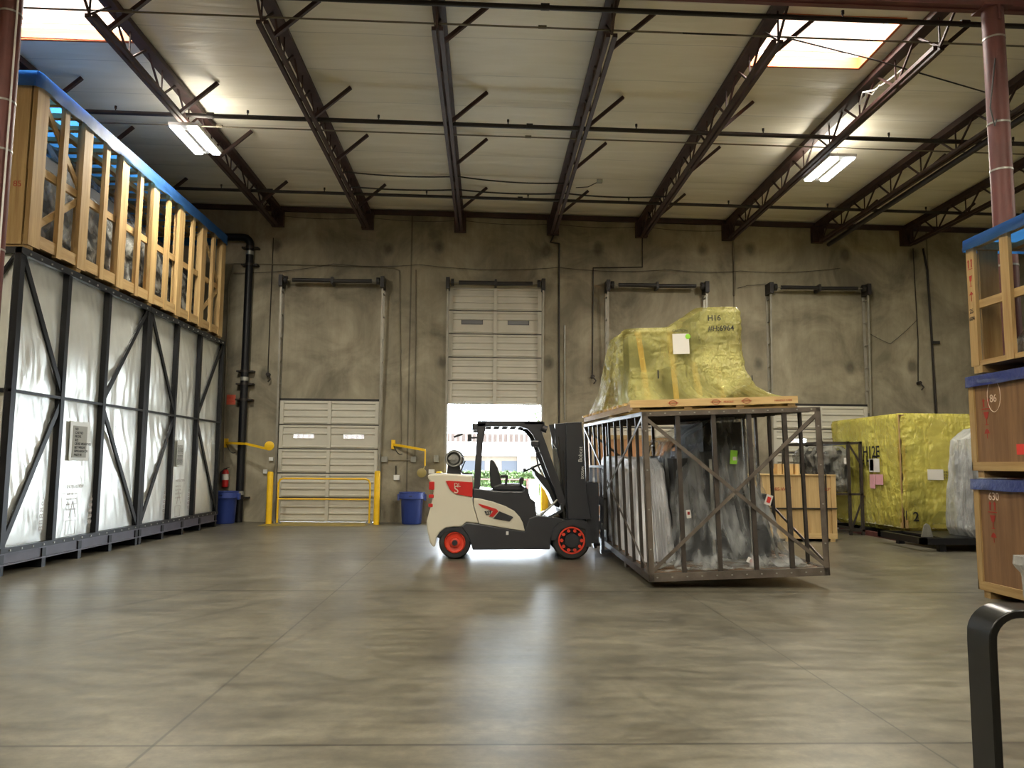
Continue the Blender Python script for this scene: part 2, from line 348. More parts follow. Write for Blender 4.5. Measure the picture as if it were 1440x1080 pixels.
SCARS = [on(a, b_, Y=D) for a, b_ in ((390, 345), (547, 350), (617, 348), (768, 353), (842, 349), (988, 352), (1055, 350), (1189, 358), (1285, 358), (772, 511), (1067, 512), (1195, 517), (1284, 516), (372, 527), (622, 510))]
def wall_mat():
    m = bpy.data.materials.new('bare_concrete'); m.use_nodes = True; nt = m.node_tree; L = nt.links; b = nt.nodes['Principled BSDF']
    geo = nn(nt, 'ShaderNodeNewGeometry'); P = geo.outputs['Position']; sx = nn(nt, 'ShaderNodeSeparateXYZ'); L.new(P, sx.inputs[0])
    n1 = nn(nt, 'ShaderNodeTexNoise', i_Scale=.7, i_Detail=8, i_Roughness=.62, i_Distortion=.7); L.new(P, n1.inputs['Vector'])
    cr = nn(nt, 'ShaderNodeValToRGB'); L.new(n1.outputs['Fac'], cr.inputs[0])
    e = cr.color_ramp.elements; e[0].position = .34; e[0].color = srgb(108, 101, 84); e[1].position = .66; e[1].color = srgb(166, 158, 136)
    mp = nn(nt, 'ShaderNodeMapping'); mp.inputs['Scale'].default_value = (3, 1, .5); L.new(P, mp.inputs[0])
    n2 = nn(nt, 'ShaderNodeTexNoise', i_Scale=1.4, i_Detail=6, i_Roughness=.7); L.new(mp.outputs[0], n2.inputs['Vector'])
    fac = ramp_add(nt, L, n2.outputs['Fac'], .3, .7, .84, 1.1)
    for s in SCARS:
        d = nn(nt, 'ShaderNodeVectorMath', operation='DISTANCE'); d.inputs[1].default_value = (s.x * 1.25, D, s.z)
        sc_ = nn(nt, 'ShaderNodeVectorMath', operation='MULTIPLY'); sc_.inputs[1].default_value = (1.25, 1, 1); L.new(P, sc_.inputs[0]); L.new(sc_.outputs[0], d.inputs[0])
        n5 = nn(nt, 'ShaderNodeMath', operation='MULTIPLY_ADD'); L.new(n2.outputs['Fac'], n5.inputs[0]); n5.inputs[1].default_value = -.35; L.new(d.outputs['Value'], n5.inputs[2])
        fac = mul(nt, L, fac, ramp_add(nt, L, n5.outputs[0], -.10, .06, .42, 1.0))
    for xs in (on(580, 300, Y=D).x, on(1030, 330, Y=D).x, on(1304, 360, Y=D).x):
        s = nn(nt, 'ShaderNodeMath', operation='SUBTRACT'); L.new(sx.outputs[0], s.inputs[0]); s.inputs[1].default_value = xs
        a = nn(nt, 'ShaderNodeMath', operation='ABSOLUTE'); L.new(s.outputs[0], a.inputs[0])
        fac = mul(nt, L, fac, ramp_add(nt, L, a.outputs[0], .012, .03, .45, 1.0))
    mx = nn(nt, 'ShaderNodeVectorMath', operation='SCALE'); L.new(cr.outputs[0], mx.inputs[0]); L.new(fac, mx.inputs['Scale']); L.new(mx.outputs[0], b.inputs['Base Color'])
    b.inputs['Roughness'].default_value = .75
    bp = nn(nt, 'ShaderNodeBump', i_Strength=.25, i_Distance=.02); L.new(n1.outputs['Fac'], bp.inputs['Height']); L.new(bp.outputs[0], b.inputs['Normal'])
    return m
M['wall'] = wall_mat()

def ceil_mat():
    m = bpy.data.materials.new('white_insulation_facing'); m.use_nodes = True; nt = m.node_tree; L = nt.links; b = nt.nodes['Principled BSDF']
    geo = nn(nt, 'ShaderNodeNewGeometry'); P = geo.outputs['Position']; sx = nn(nt, 'ShaderNodeSeparateXYZ'); L.new(P, sx.inputs[0])
    mp = nn(nt, 'ShaderNodeMapping'); mp.inputs['Scale'].default_value = (.35, 2.2, 1); L.new(P, mp.inputs[0])
    n1 = nn(nt, 'ShaderNodeTexNoise', i_Scale=1.2, i_Detail=4, i_Distortion=1.0); L.new(mp.outputs[0], n1.inputs['Vector'])
    cr = nn(nt, 'ShaderNodeValToRGB'); L.new(n1.outputs['Fac'], cr.inputs[0])
    e = cr.color_ramp.elements; e[0].position = .3; e[0].color = srgb(232, 226, 208); e[1].position = .7; e[1].color = srgb(244, 239, 224)
    # lapped seams every 0.61 m, wavy
    ma = nn(nt, 'ShaderNodeMath', operation='MULTIPLY_ADD'); L.new(n1.outputs['Fac'], ma.inputs[0]); ma.inputs[1].default_value = .12; L.new(sx.outputs[1], ma.inputs[2])
    md = nn(nt, 'ShaderNodeMath', operation='PINGPONG'); L.new(ma.outputs[0], md.inputs[0]); md.inputs[1].default_value = .61
    k = ramp_add(nt, L, md.outputs[0], .008, .022, .80, 1.0)
    mx = nn(nt, 'ShaderNodeVectorMath', operation='SCALE'); L.new(cr.outputs[0], mx.inputs[0]); L.new(k, mx.inputs['Scale']); L.new(mx.outputs[0], b.inputs['Base Color'])
    b.inputs['Roughness'].default_value = .45
    bp = nn(nt, 'ShaderNodeBump', i_Strength=.5, i_Distance=.06); L.new(n1.outputs['Fac'], bp.inputs['Height']); L.new(bp.outputs[0], b.inputs['Normal'])
    return m
M['ceiling'] = ceil_mat()

# ------------------------------------------------------------------ the room shell
XL, XR, YF = -13.0, 19.0, -9.0
struct(MB().box(XL, XR, YF, D + .2, -.3, 0).build('floor', M['floor']))
SKYL = [(-8.0, -5.82, 11.15, 12.62), (4.32, 6.28, 11.15, 12.60), (-8.0, -5.82, -1.5, 0), (4.32, 6.28, -1.5, 0)]
def roof_strip(x0, x1, y0, y1):
    nx, ny = max(1, round((x1 - x0) / .8)), max(1, round((y1 - y0) / .1))
    def f(u, v):
        x, y = x0 + (x1 - x0) * u, y0 + (y1 - y0) * v
        edge = min(1, min(x - x0, x1 - x) / .2) if (x1 - x0) > .5 else 0
        return (x, y, rz(x) - .035 * abs(math.sin(PI * y / 1.22)) ** .6 * 1 + .03 * noise.noise(Vector((x * .5, y * 1.1, 0))) * edge)
    return nx, ny, f
cm = MB()
xs = [XL, -8.0, -5.82, 4.32, 6.28, XR]; ys = [YF, -1.5, 0, 11.15, 12.6, D + .05]
for i in range(5):
    for j in range(5):
        if i in (1, 3) and j in (1, 3): continue
        cm.grid(*roof_strip(xs[i], xs[i + 1], ys[j], ys[j + 1]))
cm.box(XL, XR, YF, D, 9.4, 9.42)  # unseen flat sheet above the rooflights, added to keep the sun out
struct(cm.build('ceiling', M['ceiling'], smooth=True))
for k, (x0, x1, y0, y1) in enumerate(SKYL):
    r = sempty(f'window_{k + 1}', ((x0 + x1) / 2, (y0 + y1) / 2, rz(x0) - .02))
    z0, z1 = rz((x0 + x1) / 2) - .02, rz((x0 + x1) / 2) + .24
    MB().box(x0 - .04, x1 + .04, y1, y1 + .05, z0 - .03, z1 - .09).box(x0 - .04, x1 + .04, y0 - .05, y0, z0 - .03, z1 - .09).box(x0 - .05, x0, y0, y1, z0 - .03, z1 - .09).box(x1, x1 + .05, y0, y1, z0 - .03, z1 - .09).build('frame', M['orange'], r)
    MB().box(x0 - .04, x1 + .04, y1, y1 + .04, z1 - .09, z1).box(x0 - .04, x1 + .04, y0 - .04, y0, z1 - .09, z1).box(x0 - .04, x0, y0, y1, z1 - .09, z1).box(x1, x1 + .04, y0, y1, z1 - .09, z1).build('curb_liner', M['white'], r)
    MB().box(x0, x1, y0, y1, z1, z1 + .03).build('pane', M['dome'], r)
    area('daylight', ((x0 + x1) / 2, (y0 + y1) / 2, z1 - .02), (x1 - x0 - .1, y1 - y0 - .1), SKY_W, (1, .97, .90), parent=r)

DOORS = [(on(391, 600, Y=D).x + .05, 2.62), (on(628, 500, Y=D).x + .05, 2.50), (on(852, 500, Y=D).x + .05, 2.62), (on(1080, 500, Y=D).x + .04, 2.62)]
OPEN_H = 3.15
wb = MB(); edges = [XL]
for x, wd in DOORS: edges += [x, x + wd]
edges.append(XR)
for i in range(0, len(edges), 2): wb.box(edges[i], edges[i + 1], D, D + .22, -1.4, 9.2)
for x, wd in DOORS: wb.box(x, x + wd, D, D + .22, OPEN_H, 9.2)
struct(wb.build('wall_back', M['wall']))
struct(MB().box(XL - .2, XL, YF, D + .2, 0, 9.2).build('wall_left', M['wall']))
struct(MB().box(XR, XR + .2, YF, D + .2, 0, 9.2).build('wall_right', M['wall']))
struct(MB().box(XL, XR, YF - .2, YF, 0, 9.2).build('wall_front', M['wall']))
# steel ledger along the top of the back wall
struct(MB().bar((XL, D - .04, rz(XL) - .12), (XR, D - .04, rz(XR) - .12), .08, .13).build('trim_1', M['joist']))

def dock_door(k, x0, wd, zb, gray):
    """Panels, window panes, vertical-lift tracks and torsion spring of one dock door."""
    r = sempty(f'door_{k}', (x0 + wd / 2, D, 0)); y1 = D - .015; y0 = y1 - .045; n = 5; h = (OPEN_H + .03) / n
    m = MB(); xm = x0 + wd / 2; zt = zb + n * h
    for i in range(n):
        a, b = zb + i * h, zb + (i + 1) * h - .012
        wins = [(x0 + wd * .25 - .27, x0 + wd * .25 + .27), (x0 + wd * .75 - .27, x0 + wd * .75 + .27)] if i == n - 2 else []
        if wins:
            wz0, wz1 = a + h * .42, a + h * .42 + .13; cuts = [x0] + [q for ab in wins for q in ab] + [x0 + wd]
            m.box(x0, x0 + wd, y0, y1, a, wz0).box(x0, x0 + wd, y0, y1, wz1, b)
            for c in range(0, len(cuts), 2): m.box(cuts[c], cuts[c + 1], y0, y1, wz0, wz1)
        else: m.box(x0, x0 + wd, y0, y1, a, b)
        for t in (.0, .31, .62, .93):           # pressed ribs
            if wins and t == .31: continue
            z = a + .02 + (h - .10) * t * 1.05
            for xa_, xb_ in ((x0 + .1, xm - .05), (xm + .05, x0 + wd - .1)): m.prism([(y0 + .001, z), (y0 - .03, z + .012), (y0 - .03, z + .05), (y0 + .001, z + .062)], 'X', xa_, xb_)
    m.build('door_panel', M['door'], r)
    s = MB()
    for i in range(n):
        a, b = zb + i * h + .01, zb + (i + 1) * h - .03
        for xx in (x0 + .06, xm, x0 + wd - .06): s.box(xx - .045, xx + .045, y0 - .055, y0 - .001, a, b)
    s.build('stile', M['door'], r)
    sh = MB()
    for i in range(1, n): sh.box(x0, x0 + wd, y0 - .006, y0 + .03, zb + i * h - .022, zb + i * h + .002)
    sh.build('section_joint', M['cable'], r)
    a = zb + (n - 2) * h; wz0 = a + h * .42
    for c in (.25, .75):
        cx = x0 + wd * c; f = MB()
        for q in ((cx - .29, cx + .29, wz0 - .02, wz0), (cx - .29, cx + .29, wz0 + .13, wz0 + .15), (cx - .29, cx - .27, wz0, wz0 + .13), (cx + .27, cx + .29, wz0, wz0 + .13)): f.box(q[0], q[1], y0 - .01, y0 + .02, q[2], q[3])
        fo = f.build('window_frame', M['fblack'] if gray else M['door'], r)
        MB().box(cx - .27, cx + .27, y0 + .012, y0 + .02, wz0, wz0 + .13).build('pane', M['glassd'] if gray else M['paneW'], fo)
    top = 6.38
    for sgn, xe in ((-1, x0 - .03), (1, x0 + wd + .03)):
        t = MB(); t.box(xe - .035, xe + .035, D - .02, D - .0, 0, top + .15)
        t.bar((xe, D - .08, 0), (xe, D - .30, top + .1), .05, .035, (0, 1, 0))
        z = .5
        while z < top:
            t.bar((xe, D - .01, z), (xe, D - .08 - .22 * z / top, z), .03, .03); z += .62
        t.build('track', M['dtrack'], r)
        MB().box(xe - .05, xe + .05, D - .40, D, top - .18, top + .12).cyl((xe - sgn * .08, D - .3, top), (xe - sgn * .16, D - .3, top), .10, n=14).build('cable_drum', M['spring'], r)
    sp = MB().cyl((x0 + .26, D - .3, top), (xm - .03, D - .3, top), .055, n=12).cyl((xm + .03, D - .3, top - .015), (x0 + wd - .26, D - .3, top), .055, n=12)
    sp.box(xm - .03, xm + .03, D - .36, D, top - .09, top + .09).build('torsion_spring', M['spring'], r, smooth=True)
    MB().cyl((x0, D - .3, top), (x0 + wd, D - .3, top), .016, n=8).build('shaft', M['dtrack'], r)
    MB().box(x0 - .02, x0 + wd + .02, D - .05, D - .001, zt - .01, zt + .05).build('head_seal', M['cable'] if not gray else M['door'], r)
M['paneW'] = film('frosted_pane', (240, 240, 240), .25, rough=.3, crinkle=.05, ovar=.05, white=1)
for k, (x, wd) in enumerate(DOORS):
    if k == 1: dock_door(k + 1, x, wd, OPEN_H - .02, True)
    else: dock_door(k + 1, x, wd, 0.01, False)

# ------------------------------------------------------------------ roof steel
ORD = ['far left, hidden mostly by the tarped timber crate', 'passing over the left lamp', 'second right of the left lamp', 'just left of the raised dock door', 'just right of the raised dock door', 'left of the right rooflight', 'passing over the right lamp', 'first right of the right lamp', 'second right of the right lamp', 'farthest right behind the red column']
JX = [-8.15, -5.70, -3.28, -.77, 1.76, 4.20, 6.60, 9.10, 11.6, 14.1]
for k, X in enumerate(JX):
    zt = rz(X); zb = zt - .67
    r = thing('roof_joist', 'dark red open-web roof joist, ' + ORD[k], 'joist', (X, D, zb), 'open-web roof joists')
    MB().box(X - .06, X + .06, 10.1, D - .02, zt - .15, zt - .05).box(X - .10, X + .10, 10.1, D - .02, zt - .20, zt - .15).build('top_chord', M['joist'], r)
    MB().box(X - .085, X - .02, 10.8, D - .35, zb - .01, zb + .05).box(X + .02, X + .085, 10.8, D - .35, zb - .01, zb + .05).build('bottom_chord', M['joist'], r)
    wbm = MB(); y = 10.15; up = True; st = .62
    while y < D - .5:
        wbm.bar((X, y, zt - .15 if up else zb + .02), (X, y + st, zb + .02 if up else zt - .15), .03, .03)
        if up: wbm.bar((X, y + st, zb + .02), (X, y + st, zt - .15), .022, .022)
        y += st; up = not up
    wbm.bar((X, y, zb + .02), (X, D - .05, zt - .2), .04, .04)
    wbm.build('web', M['joist'], r)
    for yb in (11.2, 13.95, 16.05, 19.0):
        MB().bar((X + .04, yb, zb + .02), (X + .72, yb - .02, rz(X + .72) - .05), .06, .06).build('knee_brace', M['joist'], r)
    MB().box(X - .16, X + .16, D - .16, D, zt - .62, zt - .16).build('wall_bracket', M['joist'], r)
# girder and columns
gx0, gx1 = -12.9, 18.9; gz = lambda x: rz(x) - .55
g = thing('roof_girder', 'dark red steel girder crossing the top edge between the two columns', 'girder', (0, 9.95, gz(0)))
MB().bar((gx0, 9.95, gz(gx0)), (gx1, 9.95, gz(gx1)), .20, .03).bar((gx0, 9.95, rz(gx0) - .10), (gx1, 9.95, rz(gx1) - .10), .20, .03).build('flange', M['girder'], g)
MB().bar((gx0, 9.95, (gz(gx0) + rz(gx0) - .16) / 2), (gx1, 9.95, (gz(gx1) + rz(gx1) - .16) / 2), .015, .46).build('web', M['girder'], g)
def column(cx, top, label):
    r = thing('steel_column', label, 'column', (cx, 9.95, 0))
    MB().cyl((cx, 9.95, 0), (cx, 9.95, top), .135, n=32).build('shaft', M['column'], r, smooth=True)
    MB().box(cx - .2, cx + .2, 9.75, 10.15, 0, .02).build('base_plate', M['girder'], r)
    MB().box(cx - .2, cx + .2, 9.8, 10.1, top, top + .03).box(cx - .02, cx + .02, 9.8, 10.1, top - .2, top).build('cap_plate', M['girder'], r)
    b = MB()
    for z in (7.35, 6.15, 5.5, 4.2, 2.8): b.lathe([(.136, -.012), (.141, -.012), (.141, .012), (.136, .012)], (cx, 9.95, z), n=32)
    b.build('strap', M['galv'], r)
    return r
cL = column(on(28, 0, Y=9.9).x - .137, gz(-6.3) - .03, 'dark red round steel column at the left edge before the dark frame')
cR = column(on(1397, 20, Y=9.9).x + .02, gz(6.8) - .03, 'dull red round steel column rising behind the stacked crates')
MB().tube([(cL.location.x + .145, 9.85, 0), (cL.location.x + .145, 9.85, 7.6)], .012).build('conduit', M['white'], cL, label='thin white conduit')
hc = MB().tube([(cR.location.x - .1, 9.80, 7.0 - .0), (cR.location.x - .22, 9.78, 6.3), (cR.location.x - .17, 9.78, 6.05), (cR.location.x - .13, 9.8, 6.15)], .01)
hc.build('cord', M['cable'], cR)

def pipe_run(name, label, Y, dz, r, x0=-12.8, x1=18.8, heads=(), matk='pipe'):
    t = thing(name, label, 'pipe', (0, Y, rz(0) - dz))
    MB().cyl((x0, Y, rz(x0) - dz), (x1, Y, rz(x1) - dz), r, n=12).build('pipe', M[matk], t, smooth=True)
    for x in range(-12, 18, 6): MB().cyl((x + .7, Y, rz(x) - dz), (x + .82, Y, rz(x) - dz), r + .014, n=12).build('coupling', M[matk], t)
    for x in heads:
        z = rz(x) - dz; MB().cyl((x, Y, z), (x, Y, z + .09), .012, n=8).cyl((x, Y, z + .08), (x, Y, z + .13), .022, n=10).build('sprinkler_head', M[matk], t)
    return t
H = [-7.0 + 2.45 * i for i in range(10)]
pipe_run('sprinkler_pipe', 'black sprinkler pipe crossing beneath the joists at the height of the lamps', 14.35, .47 + .03, .042, heads=H)
pipe_run('sprinkler_pipe', 'black sprinkler pipe crossing nearest to the back wall', 18.45, .50, .038, heads=[h + .6 for h in H])
pipe_run('sprinkler_pipe', 'black sprinkler pipe running close to the red girder', 10.42, .50, .036, heads=[-8, -1.2, 5.0, 11])
pipe_run('conduit_pipe', 'thin grey conduit crossing just behind the girder pipe', 10.95, .49, .014, matk='conduit')
pipe_run('conduit_pipe', 'thin grey conduit crossing just beyond the lamp-height sprinkler pipe', 14.85, .49, .014, matk='conduit')
def cable(name, label, pts, r=.01, matk='cable', cat='cable'):
    return tag(MB().tube(pts, r, n=6).build(name, M[matk], smooth=True), label, cat)
def sag(p0, p1, s, n=14):
    p0, p1 = Vector(p0), Vector(p1); return [p0.lerp(p1, i / n) - Vector((0, 0, s * 4 * (i / n) * (1 - i / n))) for i in range(n + 1)]
cable('cable', 'sagging black cable strung under the joists left of centre', sag((-3.2, 17.0, 7.98), (-.7, 17.1, 7.96), .05) + sag((-.7, 17.1, 7.96), (1.8, 17.3, 7.93), .06), .016)
cable('cable', 'black cable bundle strung between joists before the far sprinkler pipe', sag((-3.2, 17.9, 7.96), (-.7, 17.9, 7.94), .04) + sag((-.7, 17.9, 7.94), (1.8, 17.9, 7.90), .05) + sag((1.8, 17.9, 7.90), (4.3, 17.9, 7.88), .06), .018)
jb = thing('junction_box', 'small junction box hanging under the roof right of the raised door', 'electrical box', on(843, 255, Y=17.2))
p = on(843, 255, Y=17.2); MB().box(p.x - .06, p.x + .06, 17.17, 17.23, p.z - .04, p.z + .04).build('box', M['galv'], jb)
MB().tube([p, (p.x - .25, 17.3, p.z - .1), (p.x - .5, 17.5, 7.9)], .01, n=6).build('cord', M['cable'], jb)
# big pipe following one joist on the right, wires looping
a = on(1390, 160, Z=7.85); b_ = on(1180, 330, Y=D - .4)
MBp = MB().cyl((on(1300, 255, Z=7.62).x, 9.0, 7.64), (on(1300, 255, Z=7.62).x, D - .35, 7.58), .06, n=16).build('drain_pipe', M['pipe'], smooth=True)
tag(MBp, 'thick brown pipe running beside the joist first right of the right lamp', 'pipe')
cable('cable', 'black cable sagging from the right rooflight toward the red column', [on(960 + 1 * a / 3, b / 3, Z=7.9) for a, b in ((0, 140), (270, 150), (420, 155), (800, 250), (1280, 390))], .012)
cable('cable', 'pale looped cable hanging on the joist beside the right rooflight', [on(960 + a / 3, b / 3, Z=7.95) for a, b in ((930, 290), (880, 330), (810, 380), (760, 390), (745, 440), (770, 430), (775, 390), (800, 400), (830, 360))], .014, 'white')

# ------------------------------------------------------------------ lamps
def lamp(loc, label, up=.10):
    x, y, z = loc; r = thing('high_bay_light', label, 'light', loc, 'twin-strip high bay lights')
    MB().box(x - .27, x + .27, y - .66, y + .66, z + .02, z + .08).box(x - .03, x + .03, y - .5, y + .5, z, z + .05).build('housing', M['lampbody'], r)
    for s in (-1, 1):
        MB().box(x + s * .17 - .075, x + s * .17 + .075, y - .64, y + .64, z - .012, z + .02).build('light_strip', M['lamp'], r)
    MB().cyl((x, y - .4, z + .08), (x, y - .4, z + .20), .006, n=6).cyl((x, y + .4, z + .08), (x, y + .4, z + .20), .006, n=6).build('hanger', M['galv'], r)
    for s in (-1, 1): area('strip_glow', (x + s * .17, y, z - .015), (.14, 1.27), LAMP_W / 2, (1.0, .94, .80), parent=r)
    area('ceiling_fill', (x, y, z + .085), (.45, 1.2), LAMP_W * up, (1.0, .93, .78), (PI, 0, 0), parent=r)  # extra upward light added to brighten the ceiling, not part of the fixture
    return r
lamp((-5.62, 14.7, 7.66), 'lit twin-strip lamp hanging on the left, above the tarped timber crate')
lamp((6.98, 15.4, 7.62), 'lit twin-strip lamp hanging on the right, near the rooflight')
for q in ((-5.62, 2.5, 7.7), (6.98, 3.0, 7.62), (.6, -4.5, 7.6), (14.0, 9.0, 7.5), (.6, 7.2, 7.65), (-9.5, -3.0, 7.7), (10, -3.0, 7.5)):  # lamps out of view, added for fill light with a strong upward share
    lamp(q, 'unseen twin-strip lamp added out of view to light the hall', 1.7)

# ------------------------------------------------------------------ left: two dark steel transport frames with silver sheeting
FX = -6.46; FZ = 4.50
def steel_frame(y0, y1, label, ysplit):
    """Open steel frame, silver foil sheeting hung behind its bars; front face looks along +X."""
    r = thing('transport_frame', label, 'steel frame', (FX - 1.3, (y0 + y1) / 2, 0), 'silver-sheeted steel transport frames')
    xb = FX - 2.6; zb = .36; zm = 2.50
    n = 3; ps = [y0 + (y1 - y0) * t for t in ysplit]
    # skid beam with its feet
    MB().box(FX - .12, FX, y0, y1, .13, .15).box(FX - .12, FX, y0, y1, .28, .30).box(FX - .05, FX - .03, y0, y1, .15, .28).build('skid_beam', M['skid'], r)
    MB().box(xb, xb + .12, y0, y1, .13, .30).build('skid_beam', M['skid'], r)
    for t in range(5):
        y = y0 + .02 + (y1 - y0 - .14) * t / 4; MB().box(xb, FX - .01, y, y + .1, 0.0, .30).build('cross_skid', M['black'], r)
    for y in ps:
        wd = .11 if y in (ps[0], ps[-1]) else .10
        yy = min(max(y, y0 + wd / 2), y1 - wd / 2)
        MB().box(FX - .09, FX, yy - wd / 2, yy + wd / 2, .30, FZ).build('post', M['black'], r)
    MB().box(FX - .08, FX + .01, y0, y1, FZ - .09, FZ).box(FX - .01, FX + .02, y0, y1, FZ - .10, FZ - .085).build('top_rail', M['black'], r)
    MB().box(FX - .08, FX + .012, y0, y1, .30, .37).build('bottom_rail', M['black'], r)
    MB().box(FX - .05, FX - .005, y0, y1, zm - .02, zm + .02).build('mid_rail', M['black'], r)
    for (ya, za, yb, zb2) in ((ps[0] + .1, FZ - .1, ps[1], zm + .08), (ps[3] - .1, FZ - .1, ps[2], zm + .08), (ps[0] + .08, .4, ps[1], zm - .05), (ps[3] - .08, .4, ps[2], zm - .05)):
        MB().bar((FX - .03, ya, za), (FX - .03, yb, zb2), .09, .03, (1, 0, 0)).build('diagonal_brace', M['black'], r)
    for ye in (y0 + .05, y1 - .05):      # near and far ends, back and roof
        e = MB()
        for x in (xb + .05, (xb + FX) / 2): e.box(x - .05, x + .05, ye - .04, ye + .04, .3, FZ - .08)
        e.box(xb, FX - .08, ye - .04, ye + .04, FZ - .09, FZ).box(xb, FX - .08, ye - .04, ye + .04, .3, .38).box(xb, FX - .08, ye - .03, ye + .03, zm - .03, zm + .03)
        e.bar((FX - .1, ye, FZ - .1), ((xb + FX) / 2, ye, zm), .06, .03)
        e.build('end_frame', M['black'], r)
    MB().box(xb, xb + .06, y0 + .1, y1 - .1, .3, FZ - .1).box(xb, FX - .1, y0 + .02, y1 - .02, FZ - .05, FZ - .02).build('back_panel', M['black'], r)
    bt = MB()
    for k in range(15):
        y = y0 + .2 + (y1 - y0 - .4) * k / 14
        bt.box(FX + .01, FX + .024, y - .012, y + .012, FZ - .075, FZ - .05).box(FX + .012, FX + .024, y - .012, y + .012, .32, .345)
    bt.build('bolt', M['galv'], r)
    # foil: one sheet above and one below the middle rail for each bay
    for k in range(3):
        for za, zc in ((.34, zm), (zm, FZ - .04)):
            a, b = ps[k], ps[k + 1]; low = za < 1
            def fn(u, v, a=a, b=b, za=za, zc=zc, low=low, k=k):
                y, z = a + (b - a) * u, za + (zc - za) * v
                env = math.sin(PI * u) ** .5 * min(1, (1 - v) * 6 + .1) * min(1, v * 6 + .1) if 0 < u < 1 else 0
                nearmid = (v if low else 1 - v)
                d = .035 * noise.noise(Vector((y * 1.1, z * .5, 3.1 + k))) + .05 * nearmid ** 2 * noise.noise(Vector((y * 5.0, z * .9, 9 + k))) + .016 * noise.noise(Vector((y * 9 + z * 3, z * 2, 1)))
                return (FX - .10 + d * env + (.05 * math.sin(PI * u) * math.sin(PI * v)), y, z)
            MB().grid(40, 44, fn).build('foil_sheet', M['silver'], r, smooth=True)
    ef = lambda ye: MB().grid(6, 10, lambda u, v: (xb + .1 + (FX - .2 - xb) * u, ye + .02 * noise.noise(Vector((u * 4, v * 5, ye))), .36 + (FZ - .42) * v))
    ef(y0 + .10).build('end_sheet', M['silver'], r, smooth=True)
    return r, ps
YS0, YSM, YS1 = 10.86, 15.10, 19.40
fr1, ps1 = steel_frame(YS0, YSM - .005, 'black steel frame with silver foil sheeting, nearer of the two at the left', (0, .31, .62, 1.0))
fr2, ps2 = steel_frame(YSM + .005, YS1, 'black steel frame with silver foil sheeting, farther of the two, next to the back wall', (0, .33, .64, 1.0))
def foil_marks(r, y, kind, x=FX - .034):
    if kind == 'label':
        MB().box(x, x + .004, y, y + .62, 1.55, 2.17).build('document_pouch', M['cfilmL'], r)
        MB().box(x + .004, x + .008, y + .08, y + .52, 1.60, 2.10).build('paper_label', M['greyP'], r)
        for i in range(8): text('print', ['NO', 'CASE NO', 'MODEL', 'SIZE', 'GROSS WEIGHT KG', 'NET WEIGHT', 'DIMENSION CM', 'MADE IN'][i], .058, (x + .010, y + .14, 2.03 - i * .058), (0, 1, 0), (0, 0, 1), M['ink'], r)
    if kind == 'inst':
        text('print', 'INSTRUCTION', .075, (x, y, 1.12), (0, 1, 0), (0, 0, 1), M['pr'], r)
        for i, s in enumerate(('handle with care', 'keep dry and flat', 'do not stack here', 'see case number')): text('print', s, .045, (x, y, 1.02 - i * .08), (0, 1, 0), (0, 0, 1), M['pr'], r)
        h = MB(); 
        for p, q in (((.02, .40), (.30, .40)), ((.30, .40), (.30, .62)), ((.30, .62), (.02, .62)), ((.02, .62), (.02, .40)), ((.10, .66), (.20, .92)), ((.20, .92), (.30, .66)), ((.15, .80), (.25, .80))):
            h.bar((x, y + p[0], p[1]), (x, y + q[0], q[1]), .007, .007)
        h.build('pictogram', M['pr'], r)
    if kind == 'side':
        text('print', '-8888e-', .15, (x, y, .46), (0, 0, 1), (0, -1, 0), M['pr'], r, spacing=1.2)
M['greyP'] = mat('grey_label', (150, 150, 140), .6, var=.03); M['pr'] = mat('faint_print', (186, 178, 172), .7, var=.1)
M['cfilmL'] = mat('label_film', (205, 205, 196), .3, var=.02)
foil_marks(fr1, ps1[1] + .33, 'label'); foil_marks(fr1, ps1[1] + .35, 'inst'); foil_marks(fr1, ps1[0] + 1.05, 'side'); foil_marks(fr1, ps1[2] - .15, 'side')
foil_marks(fr2, ps2[1] + .30, 'inst'); foil_marks(fr2, ps2[1] - .2, 'side'); foil_marks(fr2, ps2[2] - .22, 'side')
MB().box(FX - .02, FX - .015, ps2[1] + .25, ps2[1] + .62, 1.45, 2.0).build('paper_label', M['cfilmL'], fr2)
for i in range(6): text('print', 'CASE NO WEIGHT', .05, (FX - .012, ps2[1] + .30 + .05 * i, 1.48), (0, 0, 1), (0, -1, 0), M['ink'], fr2)

# ------------------------------------------------------------------ timber crate on top of them
zc0, zc1 = FZ + .02, 7.08; cy0, cy1 = 11.02, 19.15; cx0, cx1 = -9.0, FX - .02
cr = thing('timber_crate', 'long open-slatted pine crate with a blue tarp cap, on top of the silver-sheeted frames', 'crate', ((cx0 + cx1) / 2, (cy0 + cy1) / 2, zc0))
b = MB()
for x in (cx1 - .12, (cx0 + cx1) / 2, cx0 + .1):
    b.box(x - .05, x + .05, cy0, cy1, zc0 + .10, zc0 + .2)
b.build('base_beam', M['pineY'], cr)
y = cy0
while y < cy1:
    MB().box(cx0, cx1 - .005, y, y + .14, zc0, zc0 + .095).build('skid', M['pineX'], cr); y += 1.33
MB().box(cx1 - .02, cx1, cy0, cy1, zc0 + .08, zc0 + .26).build('bottom_board', M['pineY'], cr)
MB().box(cx0 + .05, cx1 - .05, cy0 + .05, cy1 - .05, zc0 + .2, zc0 + .22).build('deck', M['pineY'], cr)
ny = 12
